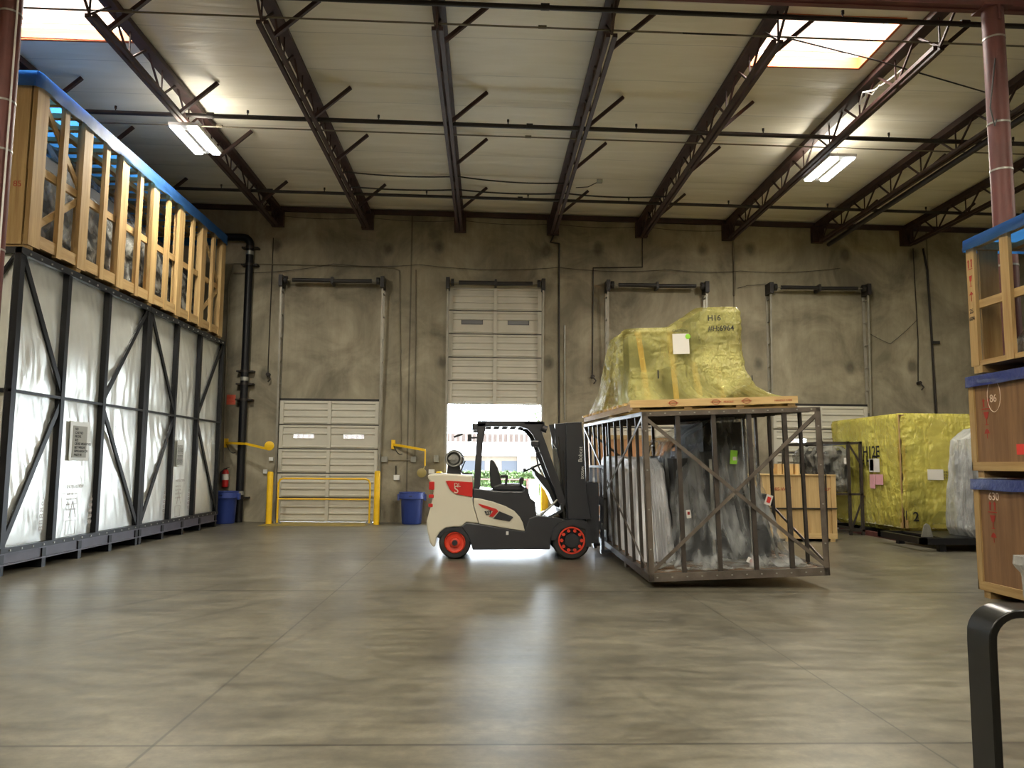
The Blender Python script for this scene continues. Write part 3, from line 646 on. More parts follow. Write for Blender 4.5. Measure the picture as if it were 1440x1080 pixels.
for k in range(ny + 1):
    yy = cy0 + .12 + (cy1 - cy0 - .24) * k / ny; wide = k % 2 == 0; hw = (.13 if wide else .065) * (1.15 if k == 0 else 1)
    for xx, s in ((cx1, 1), (cx0, -1)):
        MB().box(min(xx + s * .018, xx - s * .05), max(xx + s * .018, xx - s * .05), yy - hw, yy + hw, zc0 + .05, zc1).build('upright', M['pineZ'], cr)
        if wide: MB().box(min(xx - s * .05, xx - s * .14), max(xx - s * .05, xx - s * .14), yy - .05, yy + .05, zc0 + .2, zc1 - .02).build('stud', M['pineZ'], cr)
for zr in (zc0 + 1.25,):
    for xx in (cx1 - .12, cx0 + .08): MB().box(xx, xx + .05, cy0, cy1, zr - .06, zr + .06).build('rail', M['pineY'], cr)
for xx in (cx1 - .11, cx0 + .08): MB().box(xx, xx + .05, cy0, cy1, zc1 - .14, zc1).build('top_rail', M['pineY'], cr)
for k in range(0, 6):
    a = cy0 + .15 + (cy1 - cy0 - .3) * k / 6; bb = cy0 + .15 + (cy1 - cy0 - .3) * (k + 1) / 6
    if k in (0, 5):
        MB().bar((cx1 - .08, a, zc1 - .15), (cx1 - .08, bb, zc0 + 1.3), .10, .03, (1, 0, 0)).build('diagonal', M['pineY'], cr)
        MB().bar((cx1 - .08, a, zc0 + .3), (cx1 - .08, bb, zc0 + 1.2), .10, .03, (1, 0, 0)).build('diagonal', M['pineY'], cr)
# end frame towards the camera
for xx in (cx1 - .2, cx1 - 1.0, cx1 - 1.8, cx0 + .1): MB().box(xx - .12, xx + .12, cy0 - .03, cy0 + .02, zc0 + .05, zc1).build('end_upright', M['pineZ'], cr)
MB().bar((cx1 - .2, cy0 + .02, zc1 - .2), (cx1 - 1.1, cy0 + .02, zc1 - .9), .12, .03, (0, 1, 0)).build('diagonal', M['pineX'], cr)
MB().box(cx0, cx1, cy0, cy0 + .04, zc0 + 1.15, zc0 + 1.27).build('rail', M['pineX'], cr)
y = cy0 + .3
while y < cy1:
    MB().box(cx0, cx1 - .02, y, y + .10, zc1 - .10, zc1 - .02).build('roof_slat', M['pineX'], cr); y += .47
for xx in (cx1 - .55, cx1 - 1.15, cx1 - 1.75, cx1 - 2.3): MB().box(xx - .05, xx + .05, cy0, cy1, zc1 - .19, zc1 - .10).build('roof_rail', M['pineY'], cr)
def tarp_mat():
    m = M['tarp'].copy(); m.name = 'blue_tarp_sheet'; nt = m.node_tree; L = nt.links; b = nt.nodes['Principled BSDF']; out = nt.nodes['Material Output']
    t = nn(nt, 'ShaderNodeBsdfTranslucent'); t.inputs[0].default_value = srgb(60, 130, 205); s = nn(nt, 'ShaderNodeMixShader'); s.inputs[0].default_value = .55
    L.new(b.outputs[0], s.inputs[1]); L.new(t.outputs[0], s.inputs[2]); L.new(s.outputs[0], out.inputs[0]); return m
M['tarpS'] = tarp_mat()
def capf(x0, x1, y0, y1, z, drop, amp=.03):
    """Tarp top plus a hanging, crumpled skirt."""
    m = MB(); m.grid(14, 40, lambda u, v: (x0 + (x1 - x0) * u, y0 + (y1 - y0) * v, z + .015 * noise.noise(Vector((u * 6, v * 20, z)))))
    per = 2 * ((x1 - x0) + (y1 - y0)); 
    def sk(u, v):
        s = u * per; W_, L_ = x1 - x0, y1 - y0
        if s < W_: p, nrm = (x0 + s, y0), (0, -1)
        elif s < W_ + L_: p, nrm = (x1, y0 + s - W_), (1, 0)
        elif s < 2 * W_ + L_: p, nrm = (x1 - (s - W_ - L_), y1), (0, 1)
        else: p, nrm = (x0, y1 - (s - 2 * W_ - L_)), (-1, 0)
        d = .012 + amp * v * (.5 + noise.noise(Vector((s * 3.1, v * 3, z)))) 
        return (p[0] + nrm[0] * d, p[1] + nrm[1] * d, z - drop * v * (1 + .18 * noise.noise(Vector((s * 2, 0, z)))))
    m.grid(220, 5, sk); return m
capf(cx0 - .03, cx1 + .035, cy0 - .06, cy1 + .03, zc1 + .02, .24).build('tarp_cap', M['tarpS'], cr, smooth=True)
text('stencil', '85', .12, (cx1 - .24, cy0 - .035, 5.4), (1, 0, 0), (0, 0, 1), M['inkR'], cr)

def drape(zb, ztop, secs, nu=140, nv=36, amp=.03, seed=0., freq=9, cap=6, round_=6, cre=0.):
    """Film draped over a load: rounded-rectangle rings from the hem (t=0) up to the top (t=1), then a lid."""
    def lerp(t):
        for a, b in zip(secs, secs[1:]):
            if t <= b[0]:
                k = (t - a[0]) / (b[0] - a[0]); return [a[i] + (b[i] - a[i]) * k for i in range(1, 5)]
        return list(secs[-1][1:])
    m = MB()
    def fn(u, v):
        rings = v * (nv + cap)
        t = min(1, rings / nv); sh = max(0, (rings - nv) / cap)
        x0, x1, y0, y1 = lerp(t); xc, yc = (x0 + x1) / 2, (y0 + y1) / 2; hx, hy = (x1 - x0) / 2, (y1 - y0) / 2
        a = 2 * PI * u; ca, sa = math.cos(a), math.sin(a); k = (abs(ca) ** round_ + abs(sa) ** round_) ** (-1 / round_)
        dx, dy = ca * k, sa * k
        s = (1 - sh)
        P = Vector((math.cos(a) * 3, math.sin(a) * 3, seed))
        fold = noise.noise(P * freq * .35 + Vector((0, 0, t * .6))) * amp * 2.2 * (1 - t * .5) + noise.noise(Vector((dx * 4, dy * 4, t * 7 + seed))) * amp * .9
        if cre:
            Q = Vector((xc + dx * hx, yc + dy * hy, zb + t * 1.2)) ; fold += cre * (abs(noise.noise(Vector((Q.x * 2.2 + Q.z * 1.5, Q.y * 2.2, Q.z * 6.5 - Q.x * 1.5)) + Vector((seed, 0, 0)))) + .7 * abs(noise.noise(Vector((Q.x * 9 + Q.z * 6, Q.y * 9, Q.z * 5 - Q.x * 4)))) + .5 * abs(noise.noise(Q * 17)) - .4)
        fold *= s
        x = xc + (dx * hx) * s + ca * fold; y = yc + (dy * hy) * s + sa * fold
        zt = ztop(min(max(x, secs[-1][1]), secs[-1][2]), y)
        return (x, y, zb + (zt - zb) * t + (.0 if t < 1 else amp * .5 * noise.noise(Vector((x * 3, y * 3, seed)))))
    return m.grid(nu, nv + cap, fn)

inn = MB().box(-8.6, -6.95, 11.6, 14.6, zc0 + .22, 6.3).box(-8.6, -6.95, 15.0, 18.4, zc0 + .22, 6.0)
cl = thing('wrapped_machine', 'machine parts in crinkled clear film inside the slatted pine crate at the left', 'machine', (-7.8, 15, zc0 + .22))
inn.build('body', M['mach'], cl)
drape(zc0 + .23, lambda x, y: 6.75 - .12 * abs(y - 13) ** .8, [(0, -8.75, -6.68, 11.3, 18.8), (.6, -8.6, -6.85, 11.5, 18.6), (1, -8.2, -7.2, 12.2, 17.5)], nu=260, amp=.05, seed=2., round_=8).build('film', M['cfilm2'], cl, smooth=True)

# ------------------------------------------------------------------ right: stacked crates
RX = 6.0; ry0, ry1 = 7.35, 9.56
def ply_crate(z0, z1, label, tarpz, marks):
    r = thing('plywood_crate', label, 'crate', (RX + 1.15, (ry0 + ry1) / 2, z0))
    x1 = RX + 2.3
    for yy in (ry0 + .12, (ry0 + ry1) / 2, ry1 - .14): MB().box(RX + .02, x1, yy - .06, yy + .06, z0, z0 + .085).build('skid', M['pineX'], r)
    MB().box(RX + .02, x1, ry0 + .03, ry1 - .02, z0 + .085, z1).build('panel', M['plyZ'], r)
    f = MB(); f.box(RX, RX + .03, ry0, ry1, z0 + .085, z0 + .19).box(RX, x1, ry1 - .02, ry1, z0 + .085, z0 + .19); f.build('bottom_batten', M['pineY'], r)
    MB().box(RX, RX + .03, ry1 - .10, ry1, z0 + .19, z1).build('corner_batten', M['pineZ'], r); MB().box(RX, RX + .03, ry0, ry0 + .10, z0 + .19, z1).build('corner_batten', M['pineZ'], r)
    if tarpz: capf(RX - .015, x1 + .02, ry0 - .02, ry1 + .02, z1 + .012, tarpz, .02).build('tarp_band', M['tarpN'], r, smooth=True)
    X = RX + .016
    for kind, yy, zz in marks:
        if kind == 'arrows':
            a = MB()
            for d in (0, .085):
                a.box(X, X + .003, yy - d - .012, yy - d + .012, zz, zz + .07); a.prism([(yy - d - .028, zz + .07), (yy - d + .028, zz + .07), (yy - d, zz + .105)], 'X', X, X + .003)
            a.box(X, X + .003, yy - .12, yy + .04, zz - .03, zz - .018)
            a.prism([(yy - .09, zz - .06), (yy + .01, zz - .06), (yy - .015, zz - .13), (yy - .04, zz - .15), (yy - .065, zz - .13)], 'X', X, X + .003).box(X, X + .003, yy - .045, yy - .035, zz - .21, zz - .15).box(X, X + .003, yy - .07, yy - .01, zz - .22, zz - .21)
            a.prism([(yy - .09, zz - .32), (yy + .01, zz - .32), (yy - .01, zz - .28), (yy - .04, zz - .262), (yy - .07, zz - .28)], 'X', X, X + .003).box(X, X + .003, yy - .045, yy - .037, zz - .38, zz - .32)
            a.build('stencil', M['inkR'], r)
        elif kind == 'num':
            text('chalk_number', zz[1], .13, (X, yy, zz[0]), (0, -1, 0), (0, 0, 1), M['chalk'], r)
        elif kind == 'ring':
            MB().tube([(X, yy + .12 * math.cos(2 * PI * i / 24), zz + .19 * math.sin(2 * PI * i / 24)) for i in range(25)], .004, n=5).build('chalk_ring', M['chalk'], r)
        elif kind == 'red':
            MB().box(X, X + .003, yy - .13, yy + .13, zz - .06, zz + .06).build('red_sticker', M['redL'], r)
            text('print', 'FRAGILE', .05, (X + .004, yy + .1, zz - .02), (0, -1, 0), (0, 0, 1), M['inkR'], r)
    return r
ply_crate(0, 1.40, 'brown plywood crate on the floor at right, bottom of the stack', .13, [('arrows', 9.28, 1.05), ('num', 9.30, (1.17, '630'))])
ply_crate(1.43, 2.66, 'brown plywood crate with a chalked ring, middle of the right stack', .13, [('arrows', 9.30, 2.28), ('ring', 9.10, 2.40), ('num', 9.18, (2.33, '86')), ('red', 8.62, 1.76)])
def slat_crate():
    z0, z1 = 2.70, 4.36
    r = thing('slatted_crate', 'open slatted pine crate with a blue tarp cap, top of the right stack', 'crate', (RX + 1.2, (ry0 + ry1) / 2, z0))
    x1 = RX + 2.3; yA, yB = ry0, ry1 - .12
    for yy in (yA + .1, (yA + yB) / 2, yB - .1): MB().box(RX, x1, yy - .08, yy + .08, z0, z0 + .09).build('skid', M['pineX'], r)
    MB().box(RX, x1, yA, yB, z0 + .09, z0 + .15).build('deck', M['pineY'], r)
    for yy in (yB - .06, yB - .70, yB - 1.34, yA + .06):
        MB().box(RX - .01, RX + .035, yy - .075, yy + .075, z0 + .09, z1).build('upright', M['pineZ'], r)
    for xx in (RX + .25, RX + 1.1, x1 - .1): MB().box(xx - .12, xx + .12, yB - .03, yB, z0 + .15, z1).build('end_upright', M['pineZ'], r)
    MB().box(RX + .035, RX + .08, yA, yB, z0 + .80, z0 + .90).build('rail', M['pineY'], r)
    MB().box(RX + .035, RX + .08, yA, yB, z1 - .1, z1).box(RX + .035, x1, yB - .05, yB, z1 - .1, z1).build('top_rail', M['pineY'], r)
    for xx in (RX + .6, RX + 1.2, RX + 1.8): MB().box(xx - .05, xx + .05, yA, yB, z1 - .08, z1 - .02).build('roof_rail', M['pineY'], r)
    capf(RX - .03, x1 + .03, yA - .03, yB + .03, z1 + .02, .14, .02).build('tarp_cap', M['tarpS'], r, smooth=True)
    a = MB(); X = RX - .014; yy = yB - .06
    for d in (-.03, .03): a.box(X, X + .003, yy + d - .009, yy + d + .009, 4.02, 4.10); a.prism([(yy + d - .02, 4.10), (yy + d + .02, 4.10), (yy + d, 4.13)], 'X', X, X + .003)
    a.box(X, X + .003, yy - .045, yy + .045, 4.0, 4.008).prism([(yy - .03, 3.92), (yy + .03, 3.92), (yy + .015, 3.85), (yy - .015, 3.85)], 'X', X, X + .003).box(X, X + .003, yy - .004, yy + .004, 3.79, 3.85).box(X, X + .003, yy - .025, yy + .025, 3.785, 3.79)
    a.prism([(yy - .04, 3.68), (yy + .04, 3.68), (yy, 3.72)], 'X', X, X + .003).box(X, X + .003, yy - .004, yy + .004, 3.60, 3.68)
    a.build('stencil', M['inkR'], r)
    text('stencil', '2S', .08, (X, yy + .05, 3.45), (0, -1, 0), (0, 0, 1), M['ink'], r); text('stencil', '604', .07, (X, yy + .06, 3.36), (0, -1, 0), (0, 0, 1), M['ink'], r)
    mm = thing('wrapped_machine', 'part in crinkled clear film inside the slatted crate at the top of the right stack', 'machine', (RX + 1.2, 8.3, z0 + .15))
    MB().box(RX + .35, x1 - .3, yA + .2, yB - .75, z0 + .16, 3.95).build('body', M['mach'], mm)
    drape(z0 + .155, lambda x, y: 4.12, [(0, RX + .1, x1 - .1, yA + .1, yB - .2), (.25, RX + .2, x1 - .2, yA + .1, yB - .55), (1, RX + .3, x1 - .3, yA + .2, yB - .68)], nu=160, amp=.04, seed=5., round_=8).build('film', M['cfilm2'], mm, smooth=True)
slat_crate()
bd = thing('foam_block', 'white shrink-wrapped block standing before the lower plywood crate at the right edge', 'package', (6.0, 8.0, 0))
drape(0, lambda x, y: .62, [(0, 5.72, 5.93, 7.5, 8.33), (.7, 5.70, 5.93, 7.5, 8.36), (.85, 5.64, 5.93, 7.45, 8.42), (1, 5.65, 5.93, 7.45, 8.42)], nu=90, nv=14, amp=.012, seed=8., round_=9).build('block', M['wfilm'], bd, smooth=True)
MB().box(5.76, 5.92, 7.55, 8.25, .01, .55).build('carton', M['white'], bd)

# black hoop handle in the foreground
hp = thing('cart_handle', 'black flat-bar hoop handle in the right foreground', 'handle', (1.5, 2.0, 0))
OX = .037
pts = [(1.232, 0.0)] + [(1.232, .6), (1.232, 1.10)]
for i in range(1, 9): a_ = PI - i * PI / 16; pts.append((1.312 + .08 * math.cos(a_), 1.115 + .08 * math.sin(a_)))
pts += [(1.45, 1.195), (1.70, 1.195)]
for i in range(1, 9): a_ = PI / 2 - i * PI / 16; pts.append((1.70 + .08 * math.cos(a_), 1.115 + .08 * math.sin(a_)))
pts += [(1.78, .6), (1.78, 0)]
m = MB(); n = len(pts); T = .02; Wd = .115; vs = []
for k, p in enumerate(pts):
    a, c = Vector(pts[max(k - 1, 0)]), Vector(pts[min(k + 1, n - 1)]); d = (c - a).normalized(); nr = Vector((d.y, -d.x))
    p = (p[0] + OX, p[1])
    for s, yv in ((0, 1.96), (0, 1.96 + Wd), (T, 1.96 + Wd), (T, 1.96)): vs.append((p[0] + nr.x * s, yv, p[1] + nr.y * s))
m.add(vs, [(k * 4 + i, (k + 1) * 4 + i, (k + 1) * 4 + (i + 1) % 4, k * 4 + (i + 1) % 4) for k in range(n - 1) for i in range(4)] + [(0, 1, 2, 3), (n * 4 - 1, n * 4 - 2, n * 4 - 3, n * 4 - 4)])
m.xf(Matrix.Translation((1.5, 2.0, 0)) @ Matrix.Rotation(math.radians(-6), 4, 'Z') @ Matrix.Translation((-1.5, -2.0, 0)))
M['gloss'] = mat('black_gloss', (9, 10, 10), .28, var=.1, spec=.35)
m.build('hoop', M['gloss'], hp, smooth=True, bevel=.003)

# ------------------------------------------------------------------ centre: steel cage carried on the forks
EX, EY, EZ = Vector((.9993, .0034, .0381)), Vector((-.0042, .9998, .0219)), Vector((-.0380, -.0221, .9990))
P0 = Vector((2.076, 10.066, .08)); CW, CL, CH = 2.331, 5.842, 2.154
CM = Matrix(((EX.x, EY.x, EZ.x, P0.x), (EX.y, EY.y, EZ.y, P0.y), (EX.z, EY.z, EZ.z, P0.z), (0, 0, 0, 1)))
cg = thing('steel_cage', 'large open steel cage with X braces, lifted on the forks', 'cage', P0)
def cgb(m, name, mt, lab=None): return m.xf(CM).build(name, M[mt], cg, label=lab)
def angle(m, x, y, z0, z1, sx, sy, w=.075, t=.012):
    m.box(min(x, x + sx * w), max(x, x + sx * w), min(y, y + sy * t), max(y, y + sy * t), z0, z1).box(min(x, x + sx * t), max(x, x + sx * t), min(y, y + sy * w), max(y, y + sy * w), z0, z1)
for x, sx in ((0, 1), (CW, -1)):
    for y, sy in ((0, 1), (CL, -1)):
        m = MB(); angle(m, x, y, .09, CH, sx, sy); cgb(m, 'corner_post', 'fsteel')
for y, sy in ((0, 1), (CL, -1)):
    cgb(MB().box(0, CW, min(y, y + sy * .07), max(y, y + sy * .07), 0, .02).box(0, CW, min(y, y + sy * .015), max(y, y + sy * .015), .02, .09).box(0, CW, min(y, y + sy * .07), max(y, y + sy * .07), .09, .10), 'bottom_rail', 'fsteel')
    cgb(MB().box(0, CW, min(y, y + sy * .06), max(y, y + sy * .06), CH - .06, CH), 'top_rail', 'fsteel')
    for i in range(1, 5): cgb(MB().box(CW * i / 5 - .028, CW * i / 5 + .028, min(y + sy * .02, y + sy * .06), max(y + sy * .02, y + sy * .06), .09, CH - .05), 'post', 'fdark')
    for a_, b_ in (((.04, .12), (CW - .04, CH - .08)), ((.04, CH - .08), (CW - .04, .12))):
        cgb(MB().bar((a_[0], y + sy * .004, a_[1]), (b_[0], y + sy * .004, b_[1]), .045, .010, (0, 1, 0)), 'cross_brace', 'fsteel')
for x, sx in ((0, 1), (CW, -1)):
    cgb(MB().box(min(x, x + sx * .07), max(x, x + sx * .07), 0, CL, 0, .09), 'bottom_rail', 'fdark')
    cgb(MB().box(min(x, x + sx * .06), max(x, x + sx * .06), 0, CL, CH - .05, CH), 'top_rail', 'fsteel')
    for i in range(1, 10): cgb(MB().box(min(x + sx * .02, x + sx * .06), max(x + sx * .02, x + sx * .06), CL * i / 10 - .025, CL * i / 10 + .025, .09, CH - .05), 'post', 'fdark')
    for h in (0, 1):
        y0_, y1_ = h * CL / 2, (h + 1) * CL / 2
        for a_, b_ in (((y0_ + .03, .12), (y1_, CH * .5)), ((y0_ + .03, CH - .08), (y1_, CH * .5))) if h == 0 else (((y1_ - .03, .12), (y0_, CH * .5)), ((y1_ - .03, CH - .08), (y0_, CH * .5))):
            cgb(MB().bar((x + sx * .004, a_[0], a_[1]), (x + sx * .004, b_[0], b_[1]), .04, .01, (1, 0, 0)), 'cross_brace', 'fsteel')
fl = MB()
for i in range(12): fl.box(.07, CW - .07, CL * (i + .1) / 12, CL * (i + .9) / 12, .05, .085)
cgb(fl, 'floor_plank', 'plyX')
fl = MB(); fl.box(.06, CW - .06, .06, CL - .06, CH - .02, CH - .005)
for i in range(14): fl.box(.06, CW - .06, .2 + (CL - .5) * i / 13, .26 + (CL - .5) * i / 13, CH - .06, CH - .02)
cgb(fl, 'roof_deck', 'fdark')
for y in (1.6, 4.9): cgb(MB().box(.0, CW, y, y + .14, -.06, 0), 'fork_pocket', 'fdark')
bo = MB()
for i in range(12):
    bo.box(.1 + CW * i / 12.2, .12 + CW * i / 12.2, -.008, 0, .045, .06)
    bo.box(.1 + CW * i / 12.2, .12 + CW * i / 12.2, -.008, 0, CH - .035, CH - .02)
for z in (.4, .9, 1.4, 1.9): bo.box(.03, .05, -.008, 0, z, z + .015).box(CW - .05, CW - .03, -.008, 0, z, z + .015)
cgb(bo, 'bolt', 'galv')

# machine in clear film inside the cage
wm = thing('wrapped_machine', 'dark machine draped in clear film standing inside the steel cage', 'machine', P0 + EX * 1.1 + EY * 2 + EZ * .09)
def wmb(m, name, mt, smooth=False, lab=None): return m.xf(CM).build(name, mt, wm, smooth=smooth, label=lab)
wmb(MB().box(.62, 1.05, 1.0, 3.4, .10, 1.52).box(1.0, 1.35, 1.1, 3.2, .10, 1.60), 'cabinet', M['mach'])
wmb(MB().box(1.35, 1.95, 1.0, 2.8, .10, .98).box(1.2, 1.78, 1.5, 3.2, .98, 2.02), 'drive_unit', M['mach'])
wmb(MB().cyl((1.5, .92, .55), (1.5, 1.6, .55), .24, n=24).cyl((1.8, .95, .35), (1.8, 1.5, .35), .15, n=20).cyl((1.25, .9, .3), (1.25, 1.4, .3), .12, n=18), 'motor', M['mach'], True)
wmb(MB().bar((1.62, .82, .12), (1.62, .82, 1.15), .03, .03).bar((2.0, .9, .12), (1.75, .9, 1.0), .03, .03).bar((1.1, .85, .12), (1.1, .85, 1.5), .04, .04), 'stay', M['galv'])
wmb(MB().box(.12, .62, 1.6, 4.2, .10, 1.45), 'crate_core', M['white'])
def zt_m(x, y):      # film ridge: low at left, high at right
    return .095 + (1.66 + max(0, min(1, (x - .75) / .60)) * .33 + 0)
wmb(drape(.10, zt_m, [(0, .42, 2.24, .14, 4.3), (.06, .48, 2.12, .30, 4.2), (.25, .52, 2.0, .62, 4.0), (.5, .56, 1.92, .80, 3.8), (.78, .60, 1.82, .95, 3.6), (1, .70, 1.74, 1.15, 3.3)], nu=240, nv=50, amp=.05, seed=11., freq=14, round_=7, cre=.04), 'film', M['cfilm'], True)
wmb(drape(.10, lambda x, y: 1.52, [(0, .09, .60, .95, 5.0), (.5, .10, .58, 1.05, 4.9), (.9, .11, .56, 1.2, 4.7), (1, .16, .5, 1.4, 4.6)], nu=220, nv=30, amp=.028, seed=21., freq=20, round_=9), 'white_sheet', M['sheet'], True, 'milky white sheet')
fm = MB().grid(60, 20, lambda u, v: (.1 + 2.1 * u, .10 + .95 * v, .10 + .03 * abs(noise.noise(Vector((u * 22, v * 12, 2)))) + .03 * abs(noise.noise(Vector((u * 60, v * 30, 5))))))
wmb(fm, 'film_skirt', M['cfilm2'], True)
def tagm(x, y, z, mt, wd=.09, hg=.13, rot=0.):
    m = MB().box(-wd / 2, wd / 2, -.004, 0, -hg / 2, hg / 2).xf(Matrix.Translation((x, y, z)) @ Matrix.Rotation(rot, 4, 'Y')); return wmb(m, 'tag', mt)
tagm(1.42, .80, 1.52, M['greenL'], .10, .19, .1); tagm(1.43, .795, 1.50, M['paper'], .05, .05)
tagm(.70, .60, .78, M['paper'], .06, .11, -.1); tagm(.70, .595, .79, M['inkR'], .03, .04)
tagm(1.82, .64, .93, M['paper'], .09, .14, .35); tagm(1.82, .635, .93, M['redL'], .05, .08, .35)
tagm(1.42, .25, .17, M['paper'], .15, .07, .5); tagm(1.41, .245, .175, M['redL'], .05, .03, .5)

# pallet and yellow-wrapped machine on the cage roof
PZ = CH + .003
pl = thing('wooden_pallet', 'wide pale timber pallet on top of the steel cage', 'pallet', P0 + EZ * PZ)
px0, px1, py0, py1 = -.14, 2.06, .06, 4.9
def plb(m, name, mt, parent=pl): return m.xf(CM).build(name, mt, parent)
for i in range(4): plb(MB().box(px0 + .03 + (px1 - px0 - .16) * i / 3, px0 + .13 + (px1 - px0 - .16) * i / 3, py0, py1, PZ + .02, PZ + .105), 'bearer', M['pineY'])
for i in range(12): plb(MB().box(px0, px1, py0 + (py1 - py0 - .15) * i / 11, py0 + .15 + (py1 - py0 - .15) * i / 11, PZ + .10, PZ + .135), 'top_board', M['paleX'])
for i in (0, .33, .66, 1): plb(MB().box(px0, px1, py0 + (py1 - py0 - .1) * i + .01, py0 + .11 + (py1 - py0 - .1) * i, PZ, PZ + .02), 'bottom_board', M['pineX'])
plb(MB().box(px0, px1, py0 - .02, py0, PZ + .055, PZ + .15), 'front_board', M['paleX'])
mk = MB()
for cx_ in (.42, .98, 1.38):
    mk.tube([(cx_ + .05 * math.cos(2 * PI * i / 16), py0 - .024, PZ + .10 + .03 * math.sin(2 * PI * i / 16)) for i in range(17)], .003, n=4).box(cx_ - .07, cx_ + .07, py0 - .026, py0 - .022, PZ + .098, PZ + .104)
plb(mk, 'stencil', M['inkR'])
for s, xx in (('FRAGILE', 1.08), ('HANDLE CARE', 1.75)):
    t_ = text('stencil', s, .035, CM @ Vector((xx, py0 - .023, PZ + .085)), EX, EZ, M['inkR'], pl)
ym = thing('wrapped_machine', 'machine wrapped in yellow film on the pallet on top of the cage', 'machine', P0 + EX * .9 + EY * 2 + EZ * (PZ + .14))
BZ = PZ + .137
def ymb(m, name, mt, smooth=False, lab=None): return m.xf(CM).build(name, mt, ym, smooth=smooth, label=lab)
ymb(MB().box(-.02, .42, .60, 1.6, BZ, BZ + .92).box(.42, .85, .72, 1.6, BZ, BZ + .6), 'cabinet', M['machG'])
ymb(MB().box(1.0, 1.38, .55, 1.5, BZ, BZ + .62).box(.95, 1.44, .46, 1.4, BZ + .85, BZ + 1.22).box(.85, .98, .6, 1.4, BZ + .5, BZ + 1.1), 'gantry', M['machG'])
ymb(MB().box(.45, .95, .8, 2.6, BZ, BZ + .45).cyl((.7, .75, BZ + .3), (.7, 1.6, BZ + .3), .2, n=20), 'bed', M['machG'])
for xx, lean, top in ((.12, -.05, .95), (.50, .0, .95), (.82, -.02, .52), (1.13, -.03, .52)):
    ymb(MB().bar((xx + .03, .285, BZ + .02), (xx + lean, .375, BZ + top), .07, .02, (0, 1, 0)), 'batten', M['paleZ'])
def zt_y(x, y): return BZ + 1.00 + .26 * max(0, min(1, (x - .50) / .38))
ymb(drape(BZ, zt_y, [(0, -.12, 2.04, .10, 4.6), (.05, -.11, 1.84, .14, 4.3), (.14, -.11, 1.64, .22, 3.9), (.30, -.11, 1.53, .28, 3.2), (.55, -.11, 1.50, .31, 2.7), (.8, -.11, 1.50, .33, 2.2), (.94, -.11, 1.49, .34, 1.9), (1, -.09, 1.46, .38, 1.7)], nu=420, nv=110, amp=.020, seed=31., freq=13, round_=18, cre=.022), 'yellow_film', M['yfilm'], True)
def ink(s, size, x, z, par, yy=.235, mt='ink', sq=1.0): return text('handwriting', s, size, CM @ Vector((x, yy, z)), EX, EZ, M[mt], par, squash=sq)
ink('H16', .105, .985, BZ + 1.06, ym, .25); ink('#H:6964', .10, .985, BZ + .92, ym, .245)
ink('1', .16, .24, BZ + .30, ym, .20); ink('1', .10, 1.50, BZ + .24, ym, .19)
ymb(MB().box(.50, .72, .232, .236, BZ + .62, BZ + .89), 'paper_label', M['paper'])
ymb(MB().sphere((.705, .230, BZ + .85), .035, sz=(1, .1, 1)), 'green_dot', M['greenL'])
ink('CAUTION', .045, .50, BZ + .915, ym, .232)

# ------------------------------------------------------------------ forklift
YN, YR = 13.0, 14.4
def fk(a, b):
    q = on(560 + a / 4.5, 560 + b / 4.5, Y=YN); return (q.x, q.z)
def fp(*pts): return [fk(*p) for p in pts]
fo = thing('forklift', 'ivory and charcoal forklift with red trim, backing the cage from the left', 'forklift', (fk(640, 1020)[0], 13.7, 0))
def fb(m, name, mt, smooth=False, bevel=0, par=None, lab=None): return m.build(name, M[mt], par or fo, smooth=smooth, bevel=bevel, label=lab)
def arc(cx, cy, r, a0, a1, n=10): return [(cx + r * math.cos(math.radians(a0 + (a1 - a0) * i / n)), cy - r * math.sin(math.radians(a0 + (a1 - a0) * i / n))) for i in range(n + 1)]
# counterweight in ivory
cwp = [(185, 486), (205, 480), (300, 477), (469, 488), (469, 640), (478, 690), (510, 795), (430, 786), (400, 815)] + [(352, 815), (300, 822), (262, 850), (243, 880), (234, 940), (216, 942), (200, 915), (182, 840), (178, 780), (200, 700), (214, 640), (222, 590), (214, 540), (188, 510)]
o = fb(MB().prism(fp(*cwp), 'Y', YN + .03, YR - .03), 'counterweight', 'fwhite', bevel=.03, lab='ivory counterweight')
fb(MB().prism(fp((300, 524), (318, 522), (470, 532), (470, 626), (365, 606), (340, 590), (325, 575)), 'Y', YN + .012, YN + .032), 'rear_grille', 'fred', lab='red side grille')
vx, vz = fk(372, 555)
text('lettering', 'S', .17, (fk(352, 600)[0], YN + .008, fk(352, 600)[1]), (1, 0, 0), (0, 0, 1), M['fwhite'], fo); text('lettering', 'DL', .09, (fk(352, 560)[0], YN + .008, fk(352, 560)[1]), (1, 0, 0), (0, 0, 1), M['fwhite'], fo)
for a_ in ((194, 528, 228, 580), (192, 610, 224, 632), (190, 668, 218, 690)):
    for yy in (YN + .02, YR - .12):
        x0_, z1_ = fk(a_[0], a_[1]); x1_, z0_ = fk(a_[2], a_[3]); fb(MB().box(x0_, x1_, yy, yy + .1, z0_, z1_), 'tail_light', 'fred', bevel=.01, lab='red tail light')
